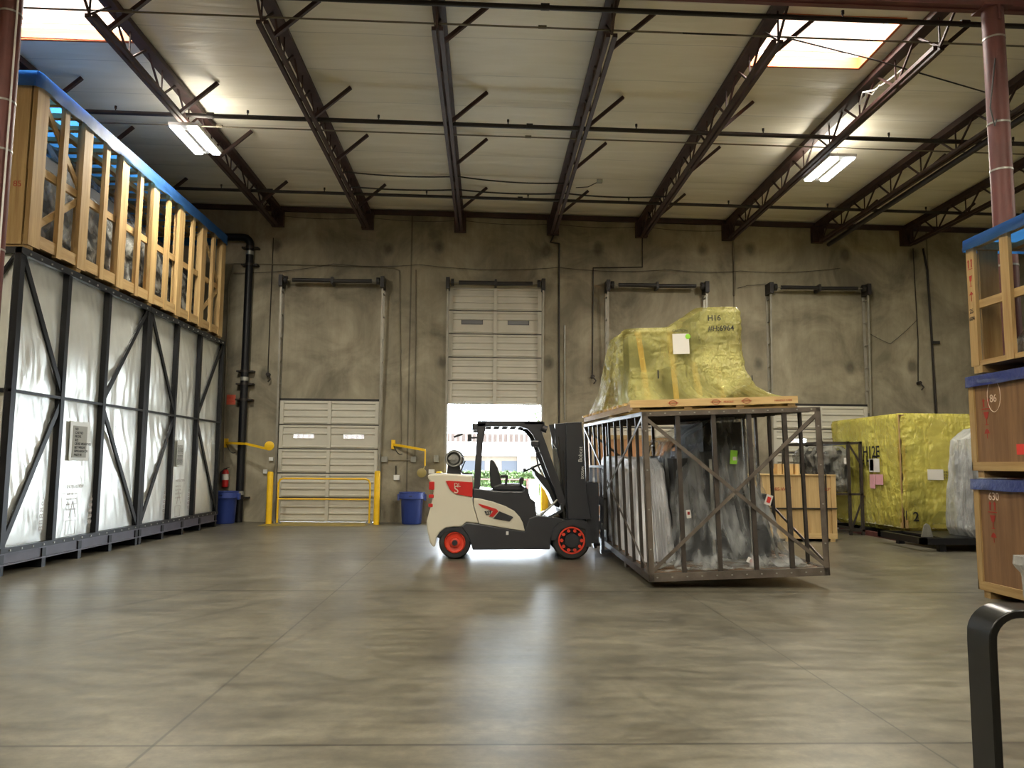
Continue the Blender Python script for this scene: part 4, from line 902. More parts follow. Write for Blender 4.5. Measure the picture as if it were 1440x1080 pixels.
# ivory side panel with the model badge
sp_ = fp((477, 632), (520, 636), (600, 656), (680, 684), (735, 714), (770, 752), (790, 790), (802, 842), (700, 826), (600, 810), (512, 796), (490, 720), (478, 680))
fb(MB().prism(sp_, 'Y', YN + .015, YR - .015), 'side_panel', 'fwhite', bevel=.012, lab='ivory side panel')
fb(MB().prism(fp((505, 668), (520, 670), (620, 700), (634, 715), (600, 752), (575, 748), (600, 715), (560, 700), (530, 690)), 'Y', YN + .004, YN + .017), 'red_stripe', 'fred', lab='red arrow stripe')
fb(MB().prism(fp((640, 715), (728, 752), (705, 780), (602, 762)), 'Y', YN + .004, YN + .017), 'vent_panel', 'fblack')
fb(MB().prism(fp((545, 715), (590, 708), (585, 735), (556, 740)), 'Y', YN + .005, YN + .017), 'badge', 'fblack')
text('lettering', '55', .075, (fk(555, 733)[0], YN + .001, fk(555, 733)[1]), (1, 0, 0), (0, 0, 1), M['fwhite'], fo)
# charcoal chassis and hood
chp = [(430, 787), (510, 797), (600, 811), (700, 827), (800, 843), (804, 640), (838, 640), (868, 655), (876, 745), (935, 752), (1030, 705), (1060, 640), (1085, 770), (1150, 772)] + [(1060, 780), (1010, 800), (985, 840), (968, 900), (962, 958), (950, 968), (860, 962), (640, 962), (470, 962), (462, 930), (440, 870), (415, 830), (400, 815)]
fb(MB().prism(fp((430, 787), (510, 797), (800, 843), (830, 760), (876, 745), (1000, 752), (1060, 770), (1010, 800), (985, 840), (968, 900), (962, 958), (470, 962), (458, 915), (440, 870), (400, 815)), 'Y', YN + .03, YR - .03), 'chassis', 'fblack', bevel=.015)
fb(MB().prism(fp((472, 572), (520, 575), (640, 590), (790, 592), (806, 560), (822, 575), (840, 640), (868, 655), (876, 745), (860, 800), (802, 842), (790, 790), (770, 752), (735, 714), (680, 684), (600, 656), (520, 636), (472, 630)), 'Y', YN + .05, YR - .05), 'engine_hood', 'fblack', bevel=.015)
fb(MB().prism(fp((968, 900), (975, 850), (995, 810), (1040, 775), (1110, 765), (1180, 775), (1215, 805), (1222, 940), (1190, 940), (1185, 830), (1100, 800), (1030, 830), (995, 900)), 'Y', YN + .0, YN + .36), 'front_fender', 'fblack')
fb(MB().prism(fp((244, 880), (262, 850), (300, 822), (400, 815), (440, 870), (458, 915), (420, 870), (350, 835), (290, 850), (262, 890)), 'Y', YN + .05, YN + .3), 'rear_fender', 'fblack')
fb(MB().box(fk(690, 0)[0], fk(705, 0)[0], YN + .025, YN + .032, fk(0, 862)[1], fk(0, 840)[1]), 'decal', 'white')
# overhead guard
def guard(y, par=None):
    m = MB()
    rear = fp((472, 640), (486, 400), (496, 250), (502, 155), (560, 150), (552, 180), (535, 260), (525, 400), (515, 575))
    m.prism(rear, 'Y', y, y + .09)
    ctr = [(502, 152), (600, 150), (760, 150), (830, 162), (868, 205), (895, 265), (940, 370), (990, 500), (1040, 640), (1040, 700)]
    out = []; 
    top = fp((500, 140), (920, 142), (925, 165), (905, 200), (940, 290), (985, 420), (1030, 540), (1066, 660), (1040, 720), (1010, 640), (985, 560), (935, 430), (885, 300), (855, 230), (820, 192), (770, 176), (560, 176), (500, 180))
    m.prism(top, 'Y', y, y + .09)
    return fb(m, 'guard_frame', 'fblack', bevel=.01)
guard(YN + .1); guard(YR - .19)
gx_a, gz_t = fk(505, 143); gx_b, _ = fk(910, 143)
for i in range(7):
    x = gx_a + .1 + (gx_b - gx_a - .2) * i / 6; fb(MB().box(x - .025, x + .025, YN + .19, YR - .19, gz_t - .08, gz_t - .03), 'roof_bar', 'fblack')
fb(MB().box(gx_b - .3, gx_b + .05, YN + .1, YR - .1, gz_t - .05, gz_t), 'roof_plate', 'fblack', bevel=.01)
fb(MB().box(gx_a, gx_a + .06, YN + .19, YR - .19, gz_t - .12, gz_t - .02), 'rear_crossbar', 'fblack')
for yy in (YN + .12, YR - .2):
    x, z = fk(485, 180); fb(MB().box(x - .05, x + .06, yy, yy + .09, z - .05, z + .06), 'work_light', 'fblack', bevel=.01)
    x, z = fk(922, 185); fb(MB().cyl((x - .06, yy + .05, z + .01), (x + .06, yy + .05, z - .03), .06, n=16).box(x - .1, x + .02, yy + .03, yy + .07, z + .02, z + .08), 'head_lamp', 'fblack', smooth=True)
x, z = fk(452, 250); fb(MB().box(x - .03, x + .03, YN - .02, YN + .14, z - .06, z + .06).bar((x, YN + .1, z), (x + .15, YN + .14, z + .01), .03, .03), 'mirror', 'fblack', bevel=.01)
x, z = fk(868, 285); fb(MB().box(x - .07, x + .07, YN + .02, YN + .12, z - .06, z + .05), 'side_mirror', 'fblack', bevel=.02)
x, z = fk(368, 218); fb(MB().bar((x - .09, YR - .1, z - .03), (x + .07, YR - .1, z + .03), .02, .04), 'rear_handle', 'fblack')
# grab handle, dash, wheel, levers
fb(MB().tube([(q[0], YN + .08, q[1]) for q in fp((905, 470), (885, 420), (875, 350), (888, 335), (905, 350))] , .012), 'grab_handle', 'fblack', True)
fb(MB().prism(fp((868, 462), (900, 475), (960, 520), (985, 580), (1035, 700), (1000, 690), (960, 600), (905, 530), (875, 490)), 'Y', YN + .3, YR - .3), 'dashboard', 'fblack', bevel=.015)
wc = fk(860, 442); swm = MB(); rr = .17
swm.tube([(wc[0] + rr * math.cos(t * PI / 12) * .92, 13.65 + rr * math.sin(t * PI / 12), wc[1] + rr * math.cos(t * PI / 12) * .42) for t in range(25)], .014)
swm.bar((wc[0] - .15, 13.65, wc[1] - .06), (wc[0] + .15, 13.65, wc[1] + .06), .03, .02).bar((wc[0], 13.65, wc[1]), (fk(905, 490)[0], 13.65, fk(905, 490)[1]), .05, .05)
swm.sphere((wc[0] - .13, 13.52, wc[1] - .03), .03); fb(swm, 'steering_wheel', 'fblack', True)
fb(MB().prism(fp((582, 395), (592, 388), (606, 395), (632, 440), (650, 500), (660, 560), (640, 590), (600, 580), (585, 560), (580, 480)), 'Y', 13.4, 13.95), 'seat_back', 'vinyl', bevel=.03)
fb(MB().prism(fp((600, 560), (650, 545), (780, 545), (798, 560), (800, 592), (600, 592)), 'Y', 13.38, 13.97), 'seat_cushion', 'vinyl', bevel=.03)
fb(MB().prism(fp((648, 488), (680, 484), (700, 492), (692, 545), (678, 545), (680, 505), (650, 505)), 'Y', 13.3, 13.38), 'armrest', 'vinyl', bevel=.01)
fb(MB().prism(fp((770, 515), (785, 500), (802, 512), (798, 545), (775, 560)), 'Y', 13.3, 13.42), 'lever_console', 'vinyl', bevel=.01)
# floor step and pedal
fb(MB().prism(fp((876, 742), (940, 752), (1030, 708), (1025, 670), (1040, 670), (1040, 720), (950, 765), (876, 760)), 'Y', YN + .04, YR - .04), 'floor_plate', 'fblack')
# mast
mp_ = fp((1068, 152), (1165, 146), (1180, 300), (1200, 600), (1228, 770), (1080, 772), (1072, 620), (1068, 400))
for yy, nm in ((13.12, 'mast_rail'), (14.1, 'mast_rail')):
    fb(MB().prism(mp_, 'Y', yy, yy + .14), nm, 'fblack', bevel=.008)
for yy in (13.27, 13.95):
    fb(MB().prism(fp((1000, 156), (1080, 150), (1085, 770), (1075, 770), (1058, 620), (1030, 420), (1002, 280)), 'Y', yy - .05, yy + .10), 'inner_mast_rail', 'fblack', bevel=.008)
for z in (158, 400, 760):
    x0_, z0_ = fk(1070, z); fb(MB().box(x0_, x0_ + .12, 13.2, 14.15, z0_ - .12, z0_), 'mast_crossbar', 'fblack')
for yy in (13.40, 13.9): fb(MB().cyl((fk(1020, 300)[0], yy, fk(0, 300)[1]), (fk(1085, 930)[0], yy, fk(0, 930)[1]), .045, n=16), 'lift_cylinder', 'galv', True)
fb(MB().prism(fp((960, 165), (990, 160), (1000, 195), (1000, 280), (1012, 310), (1004, 316), (985, 285), (975, 230)), 'Y', 13.2, 13.26), 'hose_guide', 'fblack')
fb(MB().tube([(q[0], 13.16, q[1]) for q in fp((1018, 240), (1030, 400), (1040, 560), (1065, 700))], .012).tube([(q[0], 13.18, q[1]) for q in fp((1050, 330), (1054, 500), (1060, 640))], .01), 'hydraulic_hose', 'cable', True)
fb(MB().tube([(q[0], YN + .2, q[1]) for q in fp((905, 745), (960, 700), (1020, 640))], .02), 'tilt_cylinder', 'galv', True)
bx, bz = fk(1163, 405)
text('lettering', 'Bobcat', .092, (fk(1168, 405)[0], 13.112, fk(1168, 405)[1]), (.03, 0, 1), (-1, 0, .03), M['white'], fo)
text('lettering', 'DOOSAN', .06, (fk(1178, 512)[0], 13.112, fk(1178, 512)[1]), (.03, 0, 1), (-1, 0, .03), M['white'], fo, squash=.8)
# carriage, load backrest, forks
bxp = 1.93
cgm = MB()
for z in (.55, .95): cgm.box(bxp - .04, bxp + .01, 12.95, 14.65, z - .06, z + .06)
fb(cgm, 'carriage_bar', 'fblack')
bk = MB().box(bxp, bxp + .04, 12.9, 14.7, 1.50, 1.54).box(bxp, bxp + .04, 12.9, 12.95, .5, 1.5).box(bxp, bxp + .04, 14.65, 14.7, .5, 1.5).box(bxp, bxp + .04, 12.9, 14.7, .98, 1.01)
for i in range(1, 15): bk.box(bxp + .012, bxp + .018, 12.9 + 1.78 * i / 15, 12.925 + 1.78 * i / 15, 1.0, 1.5)
fb(bk, 'load_backrest', 'cable')
for yy in (13.2, 14.0): fb(MB().box(bxp - .24, bxp - .04, yy, yy + .14, .25, 1.25), 'carriage_frame', 'fblack')
for yF in (13.25, 14.15):
    fb(MB().box(bxp, bxp + .05, yF - .07, yF + .07, .08, 1.0), 'fork_shank', 'fblack')
    vF = yF - P0.y; MB().box(-.14, 1.9, vF - .07, vF + .07, -.047, -.002).xf(CM).build('fork', M['fblack'], fo)
# wheels
def wheel(cx, r, y0, w_, rim, holes, name):
    t = MB().lathe([(r * .62, -w_), (r * .9, -w_), (r * .985, -w_ + .03), (r, -w_ * .6), (r, -w_ * .4), (r * .985, -.03), (r * .9, 0), (r * .68, 0.0), (r * .64, -.03)], (cx, y0, r), 'Y', 40, False)
    tr_ = fb(t, 'tyre', 'rubber', True)
    rm = MB().lathe([(r * .66, -w_ * .8), (r * .66, -.02), (r * .60, -.005), (r * .56, -.03), (r * .30, -.045), (r * .28, -.0), (r * .12, .01)], (cx, y0, r), 'Y', 40)
    if holes:
        fb(rm, 'wheel_rim', 'fblack', True, par=None)
        rg = MB().lathe([(r * .62, -.01), (r * .70, -.01), (r * .70, .008), (r * .62, .008)], (cx, y0, r), 'Y', 40, False)
        for i in range(10):
            a = 2 * PI * i / 10; c_ = (cx + r * .52 * math.cos(a), y0, r + r * .52 * math.sin(a)); rg.cyl((c_[0], y0 - .025, c_[2]), (c_[0], y0 + .01, c_[2]), .028, n=10)
        fb(rg, 'rim_ring', 'frim', True, lab='orange red rim ring')
        fb(MB().cyl((cx, y0 - .03, r), (cx, y0 + .02, r), r * .36, n=24), 'hub', 'fblack', True)
    else:
        fb(rm, 'wheel_rim', 'frim', True, lab='orange red wheel rim'); fb(MB().cyl((cx, y0 - .03, r), (cx, y0 + .03, r), r * .17, n=20), 'hub', 'fblack', True)
rw = fk(357, 930); fw = fk(1098, 918)
wheel(rw[0], .265, 13.06, .26, 0, False, 'rear'); wheel(rw[0], .265, YR - .06 + .22 - .26, .26, 0, False, 'rear')
wheel(fw[0], .315, 13.02, .30, 0, True, 'front'); wheel(fw[0], .315, YR - .32, .30, 0, True, 'front')
fb(MB().cyl((rw[0], 13.1, .265), (rw[0], 14.3, .265), .06, n=12).cyl((fw[0], 13.1, .315), (fw[0], 14.3, .315), .08, n=12), 'axle', 'fblack')
# LPG tank lying across the counterweight
tc_ = fk(347, 382); tr2 = .145
tk = MB().lathe([(.03, .0), (tr2 * .55, -.0), (tr2 * .9, -.05), (tr2, -.10), (tr2, -.72), (tr2 * .8, -.80), (.03, -.83)], (tc_[0], 13.32, tc_[1]), 'Y', 32)
lp = fb(tk, 'gas_tank', 'tank', True, lab='grey gas tank')
fb(MB().lathe([(tr2 * .78, -.06), (tr2 * .9, -.06), (tr2 * .9, .06), (tr2 * .78, .06)], (tc_[0], 13.32, tc_[1]), 'Y', 32, False).cyl((tc_[0], 13.25, tc_[1]), (tc_[0], 13.34, tc_[1]), .03, n=14).cyl((tc_[0] - .07, 13.27, tc_[1]), (tc_[0] - .07, 13.33, tc_[1]), .025, n=12), 'collar', 'tank', True)
fb(MB().prism([(tc_[0] - .12, fk(0, 478)[1]), (tc_[0] + .12, fk(0, 478)[1]), (tc_[0] + .1, tc_[1] - .10), (tc_[0] - .1, tc_[1] - .10)], 'Y', 13.4, 14.1), 'tank_cradle', 'fblack')
for yy in (13.5, 13.95): fb(MB().lathe([(tr2 + .001, 0), (tr2 + .01, 0), (tr2 + .01, -.04), (tr2 + .001, -.04)], (tc_[0], yy, tc_[1]), 'Y', 32), 'tank_strap', 'fblack')
fb(MB().tube([(q[0], 13.4, q[1]) for q in fp((390, 470), (400, 440), (420, 395))], .01).tube([(q[0], 13.35, q[1]) for q in fp((385, 450), (405, 478), (468, 482))], .014), 'gas_hose', 'cable', True)

# ------------------------------------------------------------------ fittings on and by the back wall
def W(px, py, y=D): q = on(px, py, Y=y); return q.x, q.z
r = thing('drain_pipe', 'tall black downpipe with an elbow at the left end of the back wall', 'pipe', (W(341, 600)[0], D - .2, 0))
px_, pz_ = W(352, 340, D - .2)
m = MB().tube([(px_ - 2.6, D - .2, pz_ + .12), (px_ - .3, D - .2, pz_ + .12)] + [(px_ - .2 + .2 * math.sin(t * PI / 12), D - .2, pz_ - .08 + .2 * math.cos(t * PI / 12)) for t in range(7)] + [(px_, D - .2, pz_ - .3), (px_ - .0, D - .2, 0)], .10, n=18)
m.build('pipe', M['black'], r, smooth=True)
cb = [W(350, y_, D - .2)[1] for y_ in (348, 372, 522, 540, 562, 700)]
for z in cb: MB().box(px_ - .22, px_ + .22, D - .22, D - .004, z - .02, z + .02).lathe([(.101, -.03), (.112, -.03), (.112, .03), (.101, .03)], (px_, D - .2, z), n=20).build('bracket', M['pipe'], r)
for z in (W(350, 356, D - .2)[1], W(350, 533, D - .2)[1], .75): MB().lathe([(.101, -.05), (.108, -.05), (.108, .05), (.101, .05)], (px_, D - .2, z), n=20).build('clamp', M['galv'], r)
# dock lights on swing arms
def dock_arm(label, base, joint, end, headp, y0, drop=None):
    r = thing('dock_light', label, 'lamp', (W(*base)[0], D, W(*base)[1]))
    b, j, e = [Vector((W(*q, y)[0], y, W(*q, y)[1])) for q, y in ((base, D - .03), (joint, y0), (end, y0 - .15))]
    MB().box(b.x - .05, b.x + .05, D - .05, D, b.z - .12, b.z + .12).build('wall_plate', M['yellow'], r)
    MB().bar(b, j, .05, .06).build('arm', M['yellow'], r); MB().bar(j, e, .05, .06).build('arm', M['yellow'], r)
    MB().tube(sag(b, (b.x + (j.x - b.x) * .6, y0, b.z - .25), .1), .012, n=6).build('cord', M['cable'], r)
    if drop: MB().bar(e, (e.x, e.y, drop), .035, .035).build('arm', M['yellow'], r)
    h = Vector((W(*headp, y0 - .2)[0], y0 - .2, W(*headp, y0 - .2)[1]))
    MB().lathe([(.04, -.12), (.09, -.08), (.12, .0), (.12, .03), (.10, .04)], h, 'Y', 20).bar(e if not drop else (e.x, e.y, drop), h, .02, .02).build('lamp_head', M['yellow'] if not drop else M['brass'], r, smooth=True)
    return r
M['brass'] = mat('dull_yellow_head', (150, 135, 80), .5, var=.1)
dock_arm('yellow swing-arm dock light reaching over the black downpipe', (318, 623), (346, 624), (375, 631), (379, 627), D - .5)
dock_arm('yellow swing-arm dock light above the blue bin beside the forklift', (553, 625), (576, 629), (598, 633), (593, 665), D - .35, W(598, 655, D - .35)[1])
def wallbox(name, label, cat, px0, py0, px1, py1, mt, dep=.08, y=D):
    x0, z1 = W(px0, py0); x1, z0 = W(px1, py1); return tag(MB().box(x0, x1, D - dep, D, z0, z1).build(name, M[mt], bevel=.006), label, cat)
s = wallbox('fire_sign', 'orange red fire extinguisher sign beside the black downpipe', 'sign', 319, 555, 331, 569, 'sign', .01)
sx0, sz1 = W(319, 555); s_ = s
tt = text('lettering', 'FIRE', .08, (sx0 + .03, D - .012, sz1 - .11), (1, 0, 0), (0, 0, 1), M['redL'], s_); tt = text('lettering', 'EXTINGUISHER', .035, (sx0 + .015, D - .012, sz1 - .19), (1, 0, 0), (0, 0, 1), M['redL'], s_, squash=.75)
ex, ez = W(319, 672)
r = thing('fire_extinguisher', 'red fire extinguisher hanging on the wall beside the left frame', 'fire extinguisher', (ex, D - .12, ez - .25))
MB().lathe([(.02, -.24), (.08, -.23), (.085, -.18), (.085, .14), (.06, .2), (.03, .22)], (ex, D - .12, ez), n=20).build('cylinder', M['fred'], r, smooth=True)
MB().lathe([(.087, -.05), (.087, .1)], (ex, D - .12, ez), n=20).build('label_band', M['paper'], r, smooth=True)
MB().box(ex - .03, ex + .03, D - .14, D - .10, ez + .21, ez + .25).bar((ex, D - .12, ez + .25), (ex + .1, D - .12, ez + .28), .02, .015).build('valve', M['cable'], r)
MB().tube([(ex - .03, D - .12, ez + .24), (ex - .12, D - .14, ez + .15), (ex - .11, D - .14, ez - .1)], .012).build('hose', M['cable'], r)
MB().box(ex - .03, ex + .03, D - .04, D, ez - .1, ez + .2).build('wall_hook', M['galv'], r)
for k, (bx_, lab) in enumerate((((536, 642, 545, 650), 'grey electrical box just right of the left dock door'), ((578, 642, 585, 650), 'grey electrical box under the swing-arm light'), ((610, 640, 617, 650), 'grey electrical box just left of the open door'), ((554, 668, 562, 675), 'small white outlet box low on the wall above the blue bin'), ((379, 643, 385, 648), 'small cream box low beside the left dock door'), ((371, 660, 376, 666), 'small round-faced switch beside the left yellow post'), ((603, 660, 611, 666), 'small white outlet box left of the open door'))):
    wallbox('electrical_box', lab, 'electrical box', *bx_, 'galv' if k < 3 else 'white', .07)
def conduit(label, pts, r=.016, mt='conduit', y=D - .035, name='conduit', cat='conduit'):
    q = [Vector((W(*p)[0], y, W(*p)[1])) for p in pts]; m = MB()
    for a, b in zip(q, q[1:]): m.cyl(a, b, r, n=8); m.sphere(b, r * 1.05, 8, 5)
    return tag(m.build(name, M[mt], smooth=True), label, cat)
conduit('rust-brown conduit stepping down the wall just right of the raised door', [(783, 322), (774, 341), (786, 343), (786, 725)], .022, 'pipe')
conduit('pale conduit strip low on the wall right of the open door', [(794, 458), (794, 590)], .02, 'galv')
conduit('thin brown conduit stepping down to the wall beside the third dock door', [(903, 335), (903, 376), (834, 377), (833, 530)], .014, 'pipe')
conduit('pale conduit looping over the wall right of the left dock door', [(330, 371), (480, 374), (554, 377), (562, 381), (564, 630)], .014)
conduit('pale vertical conduit beside the black downpipe', [(329, 374), (322, 400), (317, 560), (315, 650)], .018)
conduit('dark cable dropping beside the black downpipe to a small holder', [(385, 335), (378, 500), (377, 530)], .012, 'pipe', name='cable', cat='cable')
conduit('thin conduit joining two grey boxes right of the left dock door', [(546, 647), (577, 647)], .012)
conduit('thin conduit dropping to the outlet box above the blue bin', [(557, 655), (557, 667)], .012, 'pipe')
conduit('paired conduit rising on the wall joint left of the open door', [(585, 380), (583, 640)], .014)
conduit('brown conduit running down the wall left of the right crate stack', [(1297, 350), (1303, 380), (1316, 585)], .028, 'pipe')
conduit('dark cable hanging on the wall near the right end', [(1283, 350), (1290, 478), (1290, 536)], .012, 'pipe', name='cable', cat='cable')
conduit('short grey conduit above the third dock door on its right', [(1030, 330), (1033, 392), (1032, 415)], .03, 'conduit')
tag(MB().box(W(1286, 0)[0], W(1296, 0)[0], D - .10, D - .055, W(0 + 1290, 484)[1], W(1290, 480)[1]).build('cable_cleat', M['cable']), 'small dark cable cleat on the hanging cable near the right end', 'bracket')
def wire(label, pts, r=.007):
    q = []; 
    for (a, b) in zip(pts, pts[1:]):
        A_, B_ = Vector((W(*a[:2])[0], D - .075, W(*a[:2])[1])), Vector((W(*b[:2])[0], D - .075, W(*b[:2])[1])); q += sag(A_, B_, .08 * (B_ - A_).length / 3)
    return tag(MB().tube(q, r, n=5).build('wire', M['pipe'], smooth=True), label, 'cable')
wire('thin wire slung across the wall high over the left dock door and raised door', [(330, 385), (470, 372), (590, 373), (786, 377), (940, 380), (1040, 382), (1180, 378)])
wire('thin wire running across the wall just under the joist brackets', [(400, 305), (520, 307), (650, 311), (780, 316), (905, 320), (1030, 325)])
wire('loose wire looping right of the fourth dock door', [(1218, 468), (1250, 484), (1288, 450)])
wire('short wire from the third dock door spring to the fourth', [(1036, 406), (1050, 402), (1075, 400)])
# wall plugs and sockets with hooks
for px, py, lab in ((378, 527, 'dark hose holder on the wall left of the left dock door'), (833, 530, 'small bracket at the end of the brown conduit'), (1291, 539, 'dark holder at the end of the hanging cable')):
    x, z = W(px, py); tag(MB().cyl((x, D, z), (x, D - .12, z), .05, n=12).tube([(x, D - .1, z), (x + .08, D - .14, z - .12), (x + .02, D - .12, z - .2)], .02).build('hook', M['pipe'], smooth=True), lab, 'hook')
# yellow posts, guard rail, floor plate
def post(px, py_top, wd, y, label):
    x = on(px, 700, Y=y).x; zt = on(px, py_top, Y=y).z
    return tag(MB().lathe([(wd, 0), (wd, zt - .05), (wd * .9, zt - .015), (wd * .5, zt)], (x, y, 0), n=24).build('bollard', M['yellow'], smooth=True), label, 'bollard', 'yellow bollards at the dock doors')
YB = D - .75
post(379, 663, .075, YB, 'yellow bollard left of the left dock door'); post(530, 662, .075, YB, 'yellow bollard right of the left dock door')
post(765, 678, .11, D - .35, 'yellow bollard seen through the forklift cab, right of the open door'); post(617, 663, .09, D - .35, 'yellow bollard mostly behind the forklift gas tank')
post(1076, 668, .09, D - .6, 'yellow bollard left of the fourth dock door, behind the cage'); 
gx0_, gx1_ = on(389, 700, Y=YB).x, on(519, 700, Y=YB).x; gz1_, gz2_ = on(400, 673, Y=YB).z, on(400, 702, Y=YB).z
YB += .13
gr = thing('guard_rail', 'yellow tubular guard rail across the left dock door', 'rail', ((gx0_ + gx1_) / 2, YB, 0))
MB().tube([(gx0_, YB, 0), (gx0_, YB, gz1_ - .12), (gx0_ + .04, YB, gz1_ - .03), (gx0_ + .12, YB, gz1_), (gx1_ - .12, YB, gz1_), (gx1_ - .04, YB, gz1_ - .03), (gx1_, YB, gz1_ - .12), (gx1_, YB, 0)], .025, n=10).build('hoop', M['yellow'], gr, smooth=True)
MB().cyl((gx0_, YB, gz2_), (gx1_, YB, gz2_), .022, n=10).build('middle_rail', M['yellow'], gr, smooth=True)
for x in (gx0_, gx1_): MB().box(x - .09, x + .09, YB - .09, YB + .09, 0, .02).bar((x - .08, YB, .02), (x, YB, .14), .02, .03).bar((x + .08, YB, .02), (x, YB, .14), .02, .03).build('foot', M['galv'], gr)
M['ochre'] = mat('worn_yellow_floor_paint', (168, 146, 62), .5, col2=(120, 108, 66), scale=3)
for k, (xa, xb) in enumerate(((DOORS[0][0] - .1, DOORS[0][0] + 2.5), (DOORS[3][0] + .0, DOORS[3][0] + 2.6))):
    struct(MB().box(xa, xb, D - 1.35, D - .02, .0, .006).build(f'trim_{k + 2}', M['ochre']))
# blue bins
def bin_(px, y, label):
    x = on(px, 720, Y=y).x; r = thing('trash_bin', label, 'bin', (x, y, 0), 'blue round bins')
    MB().lathe([(.02, .012), (.235, .0), (.25, .02), (.285, .66), (.30, .68), (.30, .70)], (x, y, 0), n=36).build('body', M['bin'], r, smooth=True)
    MB().lathe([(.285, .64), (.335, .645), (.335, .665), (.325, .78), (.335, .79), (.335, .81), (.29, .81), (.285, .70)], (x, y, 0), n=36, cap=False).build('rim', M['bin'], r, smooth=True)
    for s in (-1, 1): MB().box(x + s * .34 - .03, x + s * .34 + .03, y - .07, y + .07, .60, .76).build('handle', M['bin'], r, bevel=.01)
    MB().lathe([(.02, .02), (.27, .02)], (x, y, .62), n=36).build('liner', M['cable'], r)
    MB().box(x - .05, x + .03, y - .338, y - .33, .70, .73).build('embossed_badge', M['inkB'], r)
    return r
M['inkB'] = mat('dark_blue_badge', (24, 36, 80), .5, var=0)
bin_(579, D - .45, 'blue round bin against the wall left of the forklift'); bin_(316, D - .60, 'blue round bin in the dark corner behind the left frame')

# ------------------------------------------------------------------ things behind and right of the cage
def box_thing(name, label, cat, x0, x1, y0, y1, z0, z1): return thing(name, label, cat, ((x0 + x1) / 2, (y0 + y1) / 2, z0))
def small_crate(x0, x1, y0, y1, z0, z1, label, side='pale', straps=True):
    r = box_thing('pine_crate', label, 'crate', x0, x1, y0, y1, z0, z1)
    MB().box(x0 + .02, x1 - .02, y0 + .02, y1 - .02, z0 + .06, z1).build('panel', M[side + 'Z'], r)
    for x in (x0 + .0, x1 - .10): MB().box(x, x + .10, y0, y0 + .02, z0 + .06, z1).build('corner_batten', M[side + 'Z'], r)
    MB().box(x0, x1, y0 - .005, y0 + .02, z0 + .06, z0 + .17).build('bottom_batten', M[side + 'X'], r)
    MB().box(x0 - .01, x1 + .01, y0 - .01, y1, z1, z1 + .02).build('lid', M[side + 'X'], r)
    for x in (x0 + .1, (x0 + x1) / 2, x1 - .15): MB().box(x, x + .1, y0, y1, z0, z0 + .06).build('skid', M[side + 'Y'], r)
    if straps:
        z = z0 + (z1 - z0) * .5; MB().box(x0 - .012, x1 + .012, y0 - .016, y1 + .01, z - .012, z + .012).build('strap', M['cable'], r)
        MB().box(x1 - .22, x1 - .20, y0 - .016, y1 + .01, z0, z1 + .03).build('strap', M['cable'], r)
    return r
xa, xb = on(1030, 700, Y=16.3).x, on(1176, 700, Y=16.3).x
sc1 = small_crate(xa, xb, 16.3, 17.6, 0, on(1176, 669, Y=16.3).z, 'pale pine crate with black straps behind the right side of the cage')
q = [on(a, b, Y=16.29) for a, b in ((1106, 690), (1160, 690))]
text('stencil', 'THIS WAY', .10, (q[0].x - .35, 16.292, q[0].z), (1, 0, 0), (0, 0, 1), M['inkR'], sc1); text('stencil', 'UP', .09, (q[1].x, 16.274, q[1].z), (1, 0, 0), (0, 0, 1), M['inkR'], sc1)
sg = thing('slat_bundle', 'small bundle of pine slats standing on the pale pine crate', 'crate', (on(1107, 669, Y=16.6).x, 16.6, on(1176, 669, Y=16.3).z + .02))
z_ = on(1176, 669, Y=16.3).z + .02
for i, a in enumerate((1094, 1102, 1110, 1119)):
    x = on(a, 669, Y=16.6).x; MB().box(x - .045, x + .045, 16.5, 16.7, z_ + .002, z_ + .22).build('slat', M['paleZ'], sg)
xa_, xb_ = on(1091, 669, Y=16.6).x, on(1122, 669, Y=16.6).x
MB().box(xa_, xb_, 16.7, 16.74, z_ + .002, z_ + .12).build('backing', M['paleX'], sg)
# two brown crates seen through the left side of the cage
xa, xb = on(833, 700, Y=17.6).x, on(917, 700, Y=17.6).x; zt_ = on(880, 612, Y=17.6).z
def ply_box(x0, x1, y0, y1, z0, z1, label):
    r = box_thing('plywood_crate', label, 'crate', x0, x1, y0, y1, z0, z1)
    MB().box(x0 + .03, x1 - .03, y0 + .03, y1 - .03, z0 + .1, z1 - .02).build('panel', M['plyL'], r)
    for x in (x0, (x0 + x1) / 2 - .05, x1 - .1): MB().box(x, x + .1, y0, y0 + .03, z0 + .1, z1).build('batten', M['pineZ'], r)
    for z in (z0 + .1, z1 - .1): MB().box(x0, x1, y0 - .002, y0 + .03, z, z + .1).build('batten', M['pineX'], r)
    for x in (x0 + .1, x1 - .2): MB().box(x, x + .1, y0, y1, z0, z0 + .1).build('skid', M['pineY'], r)
    return r
M['plyL'] = wood('light_plywood', (190, 142, 100), (160, 114, 76), 'Z')
ply_box(xa, xb, 17.6, 19.2, 0, zt_ - 1.05, 'light plywood crate on the floor beyond the cage, under its twin')
ply_box(xa, xb, 17.6, 19.2, zt_ - 1.05, zt_, 'light plywood crate stacked beyond the cage, seen through its left side')
ply_box(xb + .1, xb + 1.2, 17.8, 19.2, 0, zt_ - .05, 'tall light plywood crate beside the stacked pair, seen through the cage')

